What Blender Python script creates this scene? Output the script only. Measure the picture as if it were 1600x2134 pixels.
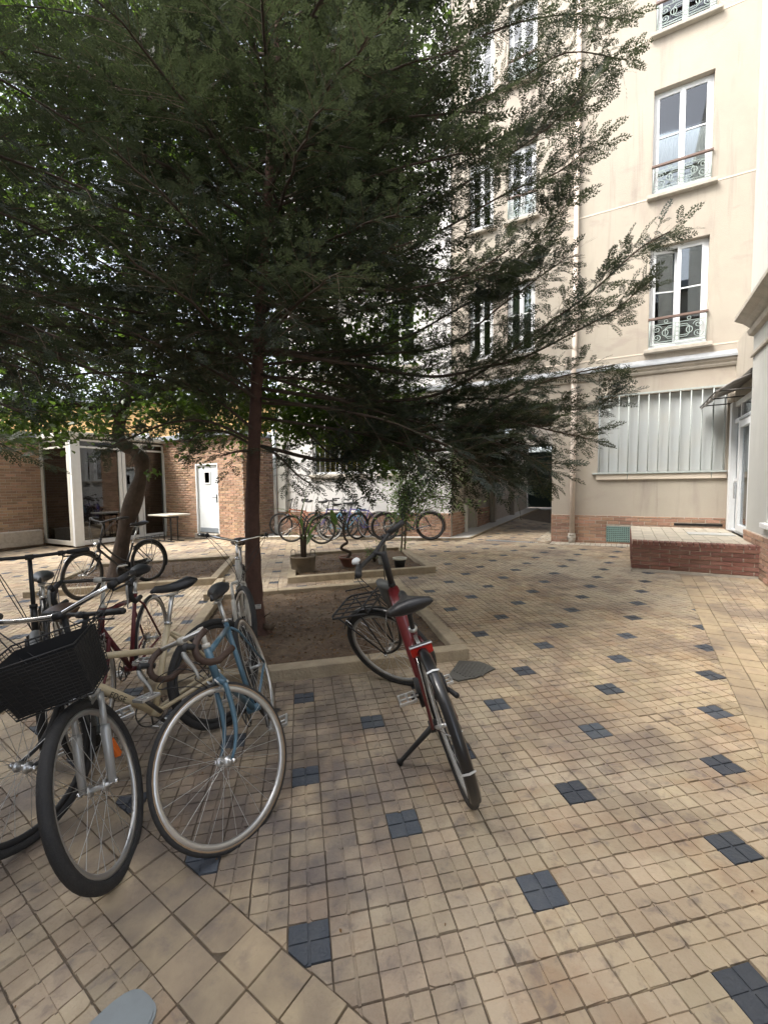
import bpy, math, random
import numpy as np
from mathutils import Vector, Matrix
random.seed(7); rng = np.random.default_rng(11)
PI = math.pi
for o in list(bpy.data.objects): bpy.data.objects.remove(o)
scn = bpy.context.scene; col = scn.collection
# ------------------------------------------------------------------ camera
H = 1.5422
cam_d = bpy.data.cameras.new('camera'); cam = bpy.data.objects.new('camera', cam_d); col.objects.link(cam); scn.camera = cam
cam_d.sensor_fit = 'VERTICAL'; cam_d.sensor_height = 24.0; cam_d.lens = 24.0*913.4/2134.0
cam_d.clip_start = .03; cam_d.clip_end = 500
PIT, ROL = .0625, .0125
fw = Vector((0, math.cos(PIT), -math.sin(PIT))); up0 = Vector((0, math.sin(PIT), math.cos(PIT))); rt0 = Vector((1, 0, 0))
rt = rt0*math.cos(ROL) - up0*math.sin(ROL); up = rt0*math.sin(ROL) + up0*math.cos(ROL)
cam.matrix_world = Matrix(((rt.x, up.x, -fw.x, 0), (rt.y, up.y, -fw.y, 0), (rt.z, up.z, -fw.z, H), (0, 0, 0, 1)))
# ------------------------------------------------------------------ sky, sun, exposure
world = bpy.data.worlds.new('World'); scn.world = world; world.use_nodes = True
wn = world.node_tree.nodes; wl = world.node_tree.links; wn.clear()
sky = wn.new('ShaderNodeTexSky'); sky.sky_type = 'NISHITA'; sky.sun_disc = False
SUN_EL, SUN_AZ = math.radians(52), math.radians(248)
sky.sun_elevation = SUN_EL; sky.sun_rotation = SUN_AZ; sky.altitude = 50; sky.air_density = 1.0; sky.dust_density = 4.0; sky.ozone_density = 1.0
bg = wn.new('ShaderNodeBackground'); bg.inputs[1].default_value = 0.15
hs = wn.new('ShaderNodeHueSaturation'); hs.inputs['Saturation'].default_value = .45
wo = wn.new('ShaderNodeOutputWorld'); wl.new(sky.outputs[0], hs.inputs['Color']); wl.new(hs.outputs[0], bg.inputs[0]); wl.new(bg.outputs[0], wo.inputs[0])
sd = bpy.data.lights.new('sun', 'SUN'); sd.energy = 1.38; sd.angle = math.radians(25); sd.color = (1, .95, .87)
sun = bpy.data.objects.new('sun', sd); col.objects.link(sun)
sdir = Vector((math.sin(SUN_AZ)*math.cos(SUN_EL), math.cos(SUN_AZ)*math.cos(SUN_EL), math.sin(SUN_EL)))
sun.rotation_euler = sdir.to_track_quat('Z', 'Y').to_euler()
scn.view_settings.view_transform = 'Standard'; scn.view_settings.look = 'None'; scn.view_settings.gamma = 1
scn.view_settings.exposure = 1.86; scn.view_settings.use_curve_mapping = False
scn.render.engine = 'CYCLES'
try:
    scn.cycles.max_bounces = 6; scn.cycles.diffuse_bounces = 3; scn.cycles.glossy_bounces = 3; scn.cycles.transmission_bounces = 4; scn.cycles.transparent_max_bounces = 6
    scn.cycles.use_denoising = True
except Exception: pass
# ------------------------------------------------------------------ ground plane (the yard falls gently towards the camera's left)
RTF = Vector((0.99975359, -0.0016633, -0.02213577)); 
AX = Vector((0.99975359, 0.00138648, 0.02215483)); AY = Vector((-0.0016633, 0.99992072, 0.01248125)); AN = Vector((-0.02213577, -0.01251502, 0.99967664))
GO = Vector((0, 0, H)) - AN*H
GM = Matrix(((AX.x, AY.x, AN.x, GO.x), (AX.y, AY.y, AN.y, GO.y), (AX.z, AY.z, AN.z, GO.z), (0, 0, 0, 1)))
def gz(x, y): return H + (-H - AN.x*x - AN.y*y)/AN.z
def proj(p):
    v = Vector(p) - Vector((0, 0, H)); d = v.dot(fw)
    if d < .05: return (-9999, -9999, d)
    return (800 + 913.4*v.dot(rt)/d, 1067 - 913.4*v.dot(up)/d, d)
GY = .1869; GU = Vector((math.cos(GY), math.sin(GY))); GV = Vector((-math.sin(GY), math.cos(GY)))
# ------------------------------------------------------------------ materials
MATS = {}
def mat(name, color, rough=.6, metal=0., noise=0., nscale=8., bump=0., bscale=60., dark=None, spec=.5, rand=0., trans=None, alpha=None, tint=False, detail=5, grid=None, coat=0.):
    m = bpy.data.materials.new(name); m.use_nodes = True; nt = m.node_tree; N = nt.nodes; L = nt.links
    b = N['Principled BSDF']; b.inputs['Roughness'].default_value = rough; b.inputs['Metallic'].default_value = metal
    b.inputs['Specular IOR Level'].default_value = spec; b.inputs['Coat Weight'].default_value = coat
    c4 = (*color, 1); b.inputs['Base Color'].default_value = c4
    geo = N.new('ShaderNodeNewGeometry'); out = None
    if noise > 0:
        dk = (*dark, 1) if dark else (color[0]*.45, color[1]*.42, color[2]*.4, 1)
        n = N.new('ShaderNodeTexNoise'); n.inputs['Scale'].default_value = nscale; n.inputs['Detail'].default_value = detail; n.inputs['Roughness'].default_value = .65
        L.new(geo.outputs['Position'], n.inputs['Vector'])
        r = N.new('ShaderNodeMapRange'); r.inputs[1].default_value = .42; r.inputs[2].default_value = .75; r.inputs[4].default_value = noise; L.new(n.outputs[0], r.inputs[0])
        mx = N.new('ShaderNodeMix'); mx.data_type = 'RGBA'; L.new(r.outputs[0], mx.inputs[0]); mx.inputs[6].default_value = c4; mx.inputs[7].default_value = dk
        out = mx.outputs[2]
    if rand > 0 or tint:
        oi = N.new('ShaderNodeObjectInfo'); src = oi.outputs['Random']
        if tint:
            at = N.new('ShaderNodeAttribute'); at.attribute_name = 'tint'; ad = N.new('ShaderNodeMath'); ad.operation = 'ADD'; L.new(src, ad.inputs[0]); L.new(at.outputs['Fac'], ad.inputs[1])
            fr = N.new('ShaderNodeMath'); fr.operation = 'FRACT'; L.new(ad.outputs[0], fr.inputs[0]); src = fr.outputs[0]
        hv = N.new('ShaderNodeHueSaturation')
        a = N.new('ShaderNodeMapRange'); a.inputs[3].default_value = 1-rand; a.inputs[4].default_value = 1+rand*.8; L.new(src, a.inputs[0]); L.new(a.outputs[0], hv.inputs['Value'])
        wn_ = N.new('ShaderNodeTexWhiteNoise'); wn_.noise_dimensions = '1D'; L.new(src, wn_.inputs['W'])
        a2 = N.new('ShaderNodeMapRange'); a2.inputs[3].default_value = .5-rand*.035; a2.inputs[4].default_value = .5+rand*.035; L.new(wn_.outputs[0], a2.inputs[0]); L.new(a2.outputs[0], hv.inputs['Hue'])
        if out: L.new(out, hv.inputs['Color'])
        else: hv.inputs['Color'].default_value = c4
        out = hv.outputs[0]
    if out: L.new(out, b.inputs['Base Color'])
    if bump > 0:
        n2 = N.new('ShaderNodeTexNoise'); n2.inputs['Scale'].default_value = bscale; n2.inputs['Detail'].default_value = 4; L.new(geo.outputs['Position'], n2.inputs['Vector'])
        bp = N.new('ShaderNodeBump'); bp.inputs['Strength'].default_value = bump; bp.inputs['Distance'].default_value = .01; L.new(n2.outputs[0], bp.inputs['Height']); L.new(bp.outputs[0], b.inputs['Normal'])
        rr = N.new('ShaderNodeMapRange'); rr.inputs[3].default_value = max(.05, rough-.12); rr.inputs[4].default_value = min(1, rough+.12); L.new(n2.outputs[0], rr.inputs[0]); L.new(rr.outputs[0], b.inputs['Roughness'])
    if trans:
        tr = N.new('ShaderNodeBsdfTranslucent'); tr.inputs[0].default_value = (*trans, 1); ms = N.new('ShaderNodeMixShader'); ms.inputs[0].default_value = .45
        o = N['Material Output']; L.new(b.outputs[0], ms.inputs[1]); L.new(tr.outputs[0], ms.inputs[2]); L.new(ms.outputs[0], o.inputs[0])
    if alpha is not None: b.inputs['Alpha'].default_value = alpha
    MATS[name] = m; return m
def stains(m, color, scale, lo, hi, amt, stretch=None, uvrot=None):
    """weathering that stays put: a second, larger noise mixes a stain colour into the base colour"""
    nt = m.node_tree; N = nt.nodes; L = nt.links; b = N['Principled BSDF']
    geo = N.new('ShaderNodeNewGeometry'); mp = N.new('ShaderNodeMapping'); L.new(geo.outputs['Position'], mp.inputs[0])
    if stretch: mp.inputs['Scale'].default_value = stretch
    n = N.new('ShaderNodeTexNoise'); n.inputs['Scale'].default_value = scale; n.inputs['Detail'].default_value = 7; n.inputs['Roughness'].default_value = .6; n.inputs['Distortion'].default_value = .4
    L.new(mp.outputs[0], n.inputs['Vector'])
    r = N.new('ShaderNodeMapRange'); r.inputs[1].default_value = lo; r.inputs[2].default_value = hi; r.inputs[4].default_value = amt; L.new(n.outputs[0], r.inputs[0])
    mx = N.new('ShaderNodeMix'); mx.data_type = 'RGBA'; L.new(r.outputs[0], mx.inputs[0]); mx.inputs[7].default_value = (*color, 1)
    i = b.inputs['Base Color']
    if i.is_linked: s = i.links[0].from_socket; L.new(s, mx.inputs[6])
    else: mx.inputs[6].default_value = i.default_value[:]
    L.new(mx.outputs[2], i); return m
plaster = mat('plaster', (.405, .366, .305), .9, noise=.35, nscale=1.3, dark=(.34, .29, .25), bump=.5, bscale=90)
stains(plaster, (.36, .30, .25), .8, .46, .66, .55, (1, 1, .6)); stains(plaster, (.27, .23, .2), 2.4, .53, .7, .5, (1, 1, .18)); stains(plaster, (.22, .19, .165), 6, .57, .72, .45, (1, 1, .07)); stains(plaster, (.50, .45, .365), .35, .45, .7, .45); stains(plaster, (.3, .25, .22), .9, .6, .68, .35, (1, 1, 2.5))
plaster_grey = mat('plaster_grey', (.50, .50, .47), .9, noise=.3, nscale=2, dark=(.4, .4, .38), bump=.6, bscale=110)
stains(plaster_grey, (.3, .3, .28), 1.6, .55, .8, .5, (1, 1, .3))
plaster_white = mat('plaster_white', (.68, .67, .66), .9, noise=.25, nscale=2, dark=(.5, .5, .49), bump=.4, bscale=90)
joint_m = mat('joint_render', (.66, .58, .48), .9)
stone_m = mat('stone_trim', (.46, .42, .36), .85, noise=.6, nscale=6, dark=(.26, .24, .2), bump=.6, bscale=70)
zinc = mat('zinc', (.5, .53, .56), .42, metal=.6, noise=.4, nscale=5, bump=.15, bscale=30)
brick_m = mat('brick_buff', (.42, .26, .18), .9, noise=.5, nscale=30, dark=(.28, .15, .1), bump=.7, bscale=140, tint=True, rand=.28)
stains(brick_m, (.22, .15, .12), 1.1, .5, .75, .5)
brick_red = mat('brick_red', (.21, .10, .075), .85, noise=.5, nscale=35, dark=(.13, .055, .045), bump=.7, bscale=140, tint=True, rand=.25)
stains(brick_red, (.33, .2, .16), 3, .5, .75, .5)
brick_orange = mat('brick_orange', (.41, .265, .175), .9, noise=.5, nscale=30, dark=(.26, .14, .09), bump=.7, bscale=140, tint=True, rand=.3)
stains(brick_orange, (.3, .21, .16), .7, .5, .7, .6); stains(brick_orange, (.42, .37, .32), 1.6, .6, .75, .4)
mortar = mat('mortar', (.50, .43, .36), .95, noise=.5, nscale=12, bump=.6, bscale=120)
tile_y = mat('tile_buff', (.435, .345, .235), .72, noise=.5, nscale=9, dark=(.33, .245, .155), bump=.45, bscale=70, tint=True, rand=.2)
stains(tile_y, (.46, .41, .32), .45, .45, .62, .6); stains(tile_y, (.30, .17, .09), 2.7, .52, .68, .45); stains(tile_y, (.17, .13, .11), 1.25, .5, .63, .62); stains(tile_y, (.12, .10, .10), 12, .54, .68, .55)
def dirt_shade_patch(m, color, centre, r0, r1, scale, amt):
    """a dark patch, for dirt and for painted shade, of its own place and ragged outline"""
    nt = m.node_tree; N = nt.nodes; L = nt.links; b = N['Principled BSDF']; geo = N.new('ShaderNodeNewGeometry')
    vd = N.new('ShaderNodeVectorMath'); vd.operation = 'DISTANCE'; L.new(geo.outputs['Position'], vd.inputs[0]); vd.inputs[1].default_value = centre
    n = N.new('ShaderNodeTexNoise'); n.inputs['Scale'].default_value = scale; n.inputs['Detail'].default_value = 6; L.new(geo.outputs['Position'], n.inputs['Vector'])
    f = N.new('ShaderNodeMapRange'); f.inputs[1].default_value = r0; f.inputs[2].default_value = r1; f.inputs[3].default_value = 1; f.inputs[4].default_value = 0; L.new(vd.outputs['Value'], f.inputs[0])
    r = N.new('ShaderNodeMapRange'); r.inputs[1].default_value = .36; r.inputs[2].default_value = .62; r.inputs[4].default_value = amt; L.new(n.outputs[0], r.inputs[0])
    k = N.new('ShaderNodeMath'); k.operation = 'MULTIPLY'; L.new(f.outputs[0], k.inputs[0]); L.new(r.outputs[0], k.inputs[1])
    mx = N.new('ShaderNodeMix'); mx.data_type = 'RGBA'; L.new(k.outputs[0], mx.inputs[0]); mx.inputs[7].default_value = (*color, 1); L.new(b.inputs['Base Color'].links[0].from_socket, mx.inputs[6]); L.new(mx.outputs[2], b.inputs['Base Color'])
dirt_shade_patch(tile_y, (.125, .098, .08), (-1.1, 2.7, 0), .9, 2.0, 3.5, .85); dirt_shade_patch(tile_y, (.13, .11, .105), (-.3, 1.95, 0), .25, 1.0, 6, .75)  # wide patch also paints in the shade under the left bicycles; small one is dirt
tile_b = mat('tile_slate', (.058, .068, .085), .6, noise=.5, nscale=14, dark=(.11, .115, .12), bump=.4, bscale=80, tint=True, rand=.25)
tile_s = mat('tile_smooth', (.42, .33, .215), .62, noise=.35, nscale=7, dark=(.3, .22, .145), bump=.3, bscale=60, tint=True, rand=.1)
stains(tile_s, (.17, .135, .11), 1.5, .47, .64, .65); stains(tile_s, (.13, .11, .11), 9, .55, .7, .5)
dirt_shade_patch(tile_s, (.14, .115, .10), (-1.1, 2.4, 0), .9, 1.9, 3.5, .75)  # dirt together with painted shade under the left bicycles, on the smooth tiles
grout = mat('grout', (.14, .108, .075), .95, noise=.6, nscale=6, dark=(.045, .034, .026), bump=.6, bscale=90)
stains(grout, (.36, .31, .24), 5, .62, .72, .7)
walk_m = mat('walkway_concrete', (.50, .48, .44), .85, noise=.4, nscale=4, dark=(.34, .32, .29), bump=.4, bscale=60)
kerb_m = mat('kerb_concrete', (.40, .33, .23), .9, noise=.6, nscale=7, dark=(.2, .165, .12), bump=.8, bscale=60)
stains(kerb_m, (.16, .13, .09), 2.5, .5, .75, .6)
soil = mat('soil', (.12, .08, .05), .98, noise=.9, nscale=7, dark=(.04, .027, .018), bump=1, bscale=45); stains(soil, (.24, .18, .12), 22, .55, .7, .6); stains(soil, (.2, .15, .1), 2, .5, .65, .5)
bark_red = mat('bark_red', (.105, .056, .042), .9, noise=.7, nscale=14, dark=(.05, .028, .022), bump=1, bscale=40)
bark_dark = mat('bark_dark', (.085, .06, .045), .92, noise=.7, nscale=10, dark=(.03, .024, .018), bump=1, bscale=35)
twig_m = mat('twig', (.13, .095, .065), .9)
frond_m = mat('frond', (.040, .052, .040), .55, noise=.7, nscale=3.2, dark=(.022, .029, .021), trans=(.062, .08, .034))
stains(frond_m, (.055, .09, .032), .9, .5, .64, .5)
stains(frond_m, (.075, .05, .025), 1.6, .56, .74, .6); stains(frond_m, (.085, .11, .12), 1.3, .52, .68, .75)
leaf_m = mat('leaf', (.035, .065, .02), .4, noise=.6, nscale=4, dark=(.018, .038, .014), trans=(.14, .24, .03))
plant_m = mat('plant_leaf', (.12, .19, .07), .45, noise=.5, nscale=6, trans=(.2, .32, .08))
sapling_m = mat('sapling_leaf', (.20, .29, .12), .45, noise=.4, nscale=6, trans=(.25, .38, .12))
dry_m = mat('dry_frond', (.22, .12, .05), .8, trans=(.2, .12, .05))
white_p = mat('white_paint', (.74, .76, .77), .4, noise=.15, nscale=6)
offwhite = mat('cream_paint', (.62, .60, .53), .5, noise=.25, nscale=5)
door_w = mat('door_paint', (.66, .70, .72), .45, noise=.35, nscale=3, dark=(.5, .53, .55))
door_grey = mat('door_kick_grey', (.2, .23, .26), .5)
panel_w = mat('frosted_panel', (.45, .48, .48), .55, noise=.5, nscale=2.5, dark=(.45, .46, .46)); stains(panel_w, (.5, .47, .38), 1.4, .5, .8, .4)
bar_g = mat('grille_paint', (.42, .46, .44), .5, noise=.3, nscale=20)
iron_g = mat('railing_paint', (.42, .50, .47), .5, noise=.4, nscale=25)
wood_r = mat('handrail_brown', (.16, .105, .085), .5)
def glass(name, tint, ior):
    m = bpy.data.materials.new(name); m.use_nodes = True; nt = m.node_tree; N = nt.nodes; L = nt.links; N.remove(N['Principled BSDF'])
    t = N.new('ShaderNodeBsdfTransparent'); t.inputs[0].default_value = (*tint, 1); g = N.new('ShaderNodeBsdfGlossy'); g.inputs['Roughness'].default_value = .02; g.inputs[0].default_value = (.92, .96, 1, 1)
    f = N.new('ShaderNodeFresnel'); f.inputs[0].default_value = ior; x = N.new('ShaderNodeMixShader'); L.new(f.outputs[0], x.inputs[0]); L.new(t.outputs[0], x.inputs[1]); L.new(g.outputs[0], x.inputs[2]); L.new(x.outputs[0], N['Material Output'].inputs[0]); return m
glass_m = glass('glass', (.85, .88, .86), 1.85); glass_d = glass('glass_dark', (.42, .40, .37), 1.7)
curtain = mat('curtain', (.62, .64, .58), .9, trans=(.5, .5, .45)); curtain_y = mat('curtain_yellow', (.75, .52, .08), .9); room = mat('room_dark', (.06, .055, .05), .9)
gate_m = mat('gate_green', (.012, .03, .028), .5)
vent_g = mat('vent_green', (.22, .34, .31), .5, noise=.4, nscale=12); hole_m = mat('hole_black', (.006, .006, .006), .9)
rubber = mat('rubber', (.022, .022, .023), .75, noise=.4, nscale=20, dark=(.05, .047, .042), bump=.3, bscale=150)
tan_wall = mat('tan_sidewall', (.30, .21, .13), .7); alu = mat('aluminium', (.62, .62, .61), .32, metal=.85); chrome = mat('chrome', (.75, .75, .74), .16, metal=1.)
steel_d = mat('dark_steel', (.12, .115, .11), .45, metal=.7, noise=.5, nscale=30); blackp = mat('black_paint', (.012, .012, .013), .32, coat=.3); blackm = mat('black_matte', (.02, .02, .021), .6)
red_p = mat('red_paint', (.115, .012, .014), .28, coat=.5); blue_p = mat('blue_paint', (.075, .155, .215), .35, coat=.3, noise=.3, nscale=25); cream_p = mat('frame_cream', (.55, .46, .30), .4, coat=.3, noise=.25, nscale=20)
silver_p = mat('silver_paint', (.42, .42, .41), .38, metal=.4); maroon_p = mat('maroon_paint', (.12, .02, .025), .4); white_f = mat('frame_white', (.6, .58, .52), .45, noise=.3, nscale=20)
orange_p = mat('orange_paint', (.26, .08, .03), .4); ltblue_p = mat('light_blue_paint', (.22, .48, .68), .4); purple_p = mat('purple_paint', (.10, .09, .30), .4); gunmetal = mat('gunmetal', (.10, .115, .12), .4, metal=.3); darkgreen_p = mat('dark_green_paint', (.02, .035, .03), .4)
red_l = mat('red_lens', (.5, .02, .012), .2); orange_l = mat('orange_reflector', (.75, .16, .02), .25); seat_m = mat('saddle_vinyl', (.022, .022, .024), .42, bump=.15, bscale=200); brown_l = mat('brown_leather', (.07, .035, .02), .5); greypl = mat('grey_plastic', (.12, .125, .12), .55)
tape_b = mat('brown_tape', (.06, .035, .025), .6); terracotta = mat('terracotta', (.22, .10, .07), .8, noise=.5, nscale=10); pot_g = mat('pot_grey_brown', (.22, .18, .13), .85, noise=.7, nscale=6, dark=(.09, .075, .055)); pot_w = mat('pot_white', (.6, .58, .5), .6)
granite = mat('post_stone', (.36, .36, .33), .85, noise=.5, nscale=12); plate_m = mat('plate_rubber', (.10, .098, .088), .6, noise=.5, nscale=10, bump=.4, bscale=60); cover_m = mat('cover_pale', (.25, .28, .29), .5, noise=.2, nscale=20)
roof_m = mat('roof_zinc', (.22, .24, .26), .5, metal=.3); ochre = mat('ochre_render', (.62, .40, .17), .9, noise=.3, nscale=.8); metal_sheet = mat('sheet_brown_grey', (.33, .315, .30), .5, metal=.2, noise=.4, nscale=6)
# ------------------------------------------------------------------ mesh building
class MB:
    def __init__(s): s.v = []; s.f = []; s.m = []; s.sm = []; s.M = None; s.mi = 0
    def _add(s, vs, fs, smooth=False):
        n = len(s.v)
        if s.M is not None: vs = [tuple(s.M @ Vector(p)) for p in vs]
        s.v += [tuple(p) for p in vs]; s.f += [tuple(i+n for i in f) for f in fs]; s.m += [s.mi]*len(fs); s.sm += [smooth]*len(fs); return s
    def box(s, x0, x1, y0, y1, z0, z1):
        vs = [(x0,y0,z0),(x1,y0,z0),(x1,y1,z0),(x0,y1,z0),(x0,y0,z1),(x1,y0,z1),(x1,y1,z1),(x0,y1,z1)]
        return s._add(vs, [(0,3,2,1),(4,5,6,7),(0,1,5,4),(1,2,6,5),(2,3,7,6),(3,0,4,7)])
    def bbox(s, x0, x1, y0, y1, z0, z1, b=.004):
        """box with its edges cut back (chamfered)"""
        vs = []; 
        for (xa, xb, ya, yb, z) in ((x0+b,x1-b,y0+b,y1-b,z0),(x0,x1,y0,y1,z0+b),(x0,x1,y0,y1,z1-b),(x0+b,x1-b,y0+b,y1-b,z1)):
            vs += [(xa,ya,z),(xb,ya,z),(xb,yb,z),(xa,yb,z)]
        fs = [(3,2,1,0),(12,13,14,15)]
        for k in range(3):
            for i in range(4): fs.append((4*k+i, 4*k+(i+1)%4, 4*k+4+(i+1)%4, 4*k+4+i))
        return s._add(vs, fs)
    def tube(s, pts, r, n=8, caps=True, flat=1.):
        pts = [Vector(p) for p in pts]; m = len(pts); rr = r if hasattr(r, '__len__') else [r]*m
        t0 = (pts[1]-pts[0]).normalized(); ref = Vector((0,0,1)) if abs(t0.z) < .9 else Vector((1,0,0)); u = t0.cross(ref).normalized()
        vs = []; fs = []
        for i, p in enumerate(pts):
            t = (pts[min(i+1,m-1)] - pts[max(i-1,0)])
            if t.length < 1e-9: t = t0
            t.normalize(); u = u - t*u.dot(t)
            if u.length < 1e-6: u = t.cross(Vector((1,0,0)))
            u.normalize(); w = t.cross(u)
            for k in range(n):
                a = 2*PI*k/n; vs.append(p + (u*math.cos(a) + w*math.sin(a)*flat)*rr[i])
        for i in range(m-1):
            for k in range(n): fs.append((i*n+k, i*n+(k+1)%n, (i+1)*n+(k+1)%n, (i+1)*n+k))
        if caps: fs.append(tuple(range(n-1,-1,-1))); fs.append(tuple((m-1)*n+k for k in range(n)))
        return s._add(vs, fs, True)
    def ring(s, c, ax, R, r, N=48, n=8, a0=0, a1=2*PI, prof=None):
        """torus or arc of one; prof = list of (radial, axial) offsets for a non-round section"""
        c = Vector(c); ax = Vector(ax).normalized(); ref = Vector((0,0,1)) if abs(ax.z) < .9 else Vector((1,0,0)); u = ax.cross(ref).normalized(); w = ax.cross(u)
        if abs(ax.y) > .9: u = Vector((1,0,0)); w = Vector((0,0,1))
        prof = prof or [(r*math.cos(2*PI*k/n), r*math.sin(2*PI*k/n)) for k in range(n)]; n = len(prof)
        full = abs(a1-a0-2*PI) < 1e-6; M = N if full else N+1; vs = []; fs = []
        for i in range(M):
            a = a0+(a1-a0)*i/N; d = u*math.cos(a)+w*math.sin(a)
            for (pr, pa) in prof: vs.append(c + d*(R+pr) + ax*pa)
        for i in range(N if full else N):
            j = (i+1) % M
            for k in range(n): fs.append((i*n+k, i*n+(k+1)%n, j*n+(k+1)%n, j*n+k))
        return s._add(vs, fs, True)
    def lathe(s, prof, n=16, c=(0,0,0), smooth=True):
        vs = []; fs = []; c = Vector(c)
        for (r, z) in prof:
            for k in range(n): a = 2*PI*k/n; vs.append(c + Vector((r*math.cos(a), r*math.sin(a), z)))
        for i in range(len(prof)-1):
            for k in range(n): fs.append((i*n+k, i*n+(k+1)%n, (i+1)*n+(k+1)%n, (i+1)*n+k))
        return s._add(vs, fs, smooth)
    def poly(s, pts, smooth=False): return s._add(pts, [tuple(range(len(pts)))], smooth)
    def prism(s, poly, z0, z1):
        n = len(poly); vs = [(x,y,z0) for x,y in poly]+[(x,y,z1) for x,y in poly]
        return s._add(vs, [tuple(range(n-1,-1,-1)), tuple(range(n,2*n))]+[(i,(i+1)%n,n+(i+1)%n,n+i) for i in range(n)])
    def loft(s, secs, smooth=True, caps=True):
        n = len(secs[0]); vs = [p for q in secs for p in q]; fs = []
        for i in range(len(secs)-1):
            for k in range(n): fs.append((i*n+k, i*n+(k+1)%n, (i+1)*n+(k+1)%n, (i+1)*n+k))
        if caps: fs.append(tuple(range(n-1,-1,-1))); fs.append(tuple((len(secs)-1)*n+k for k in range(n)))
        return s._add(vs, fs, smooth)
    def mesh(s, name, mats):
        me = bpy.data.meshes.new(name); me.from_pydata(s.v, [], s.f)
        mats = mats if isinstance(mats, (list, tuple)) else [mats]
        for m in mats: me.materials.append(m)
        me.polygons.foreach_set('use_smooth', s.sm)
        if len(mats) > 1: me.polygons.foreach_set('material_index', s.m)
        me.update(); return me
    def build(s, name, mats, parent=None, loc=(0,0,0), rotz=0):
        return link(name, s.mesh(name, mats), parent, loc, rotz)
def link(name, me, parent=None, loc=(0,0,0), rotz=0):
    o = bpy.data.objects.new(name, me); col.objects.link(o); o.parent = parent; o.location = loc
    if rotz: o.rotation_euler.z = rotz
    return o
def tag(o, label=None, cat=None, group=None, kind=None):
    if label: o['label'] = label
    if cat: o['category'] = cat
    if group: o['group'] = group
    if kind: o['kind'] = kind
    return o
def thing(name, label, cat, loc=(0,0,0), rotz=0, group=None, kind=None):
    o = bpy.data.objects.new(name, None); col.objects.link(o); o.location = loc; o.rotation_euler.z = rotz; o.empty_display_size = .1
    return tag(o, label, cat, group, kind)
def npmesh(name, V, F, mats, tint=None, smooth=False, ngon=3):
    """big meshes straight from numpy"""
    me = bpy.data.meshes.new(name); V = np.asarray(V, dtype=np.float32); F = np.asarray(F, dtype=np.int32)
    me.vertices.add(len(V)); me.vertices.foreach_set('co', V.ravel()); me.loops.add(F.size); me.loops.foreach_set('vertex_index', F.ravel())
    me.polygons.add(len(F)); me.polygons.foreach_set('loop_start', np.arange(0, F.size, F.shape[1], dtype=np.int32))
    if smooth: me.polygons.foreach_set('use_smooth', np.ones(len(F), dtype=bool))
    for m in (mats if isinstance(mats, (list, tuple)) else [mats]): me.materials.append(m)
    me.update(calc_edges=True); me.validate()
    if tint is not None:
        at = me.attributes.new('tint', 'FLOAT', 'FACE'); at.data.foreach_set('value', np.asarray(tint, dtype=np.float32))
    return me
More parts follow.
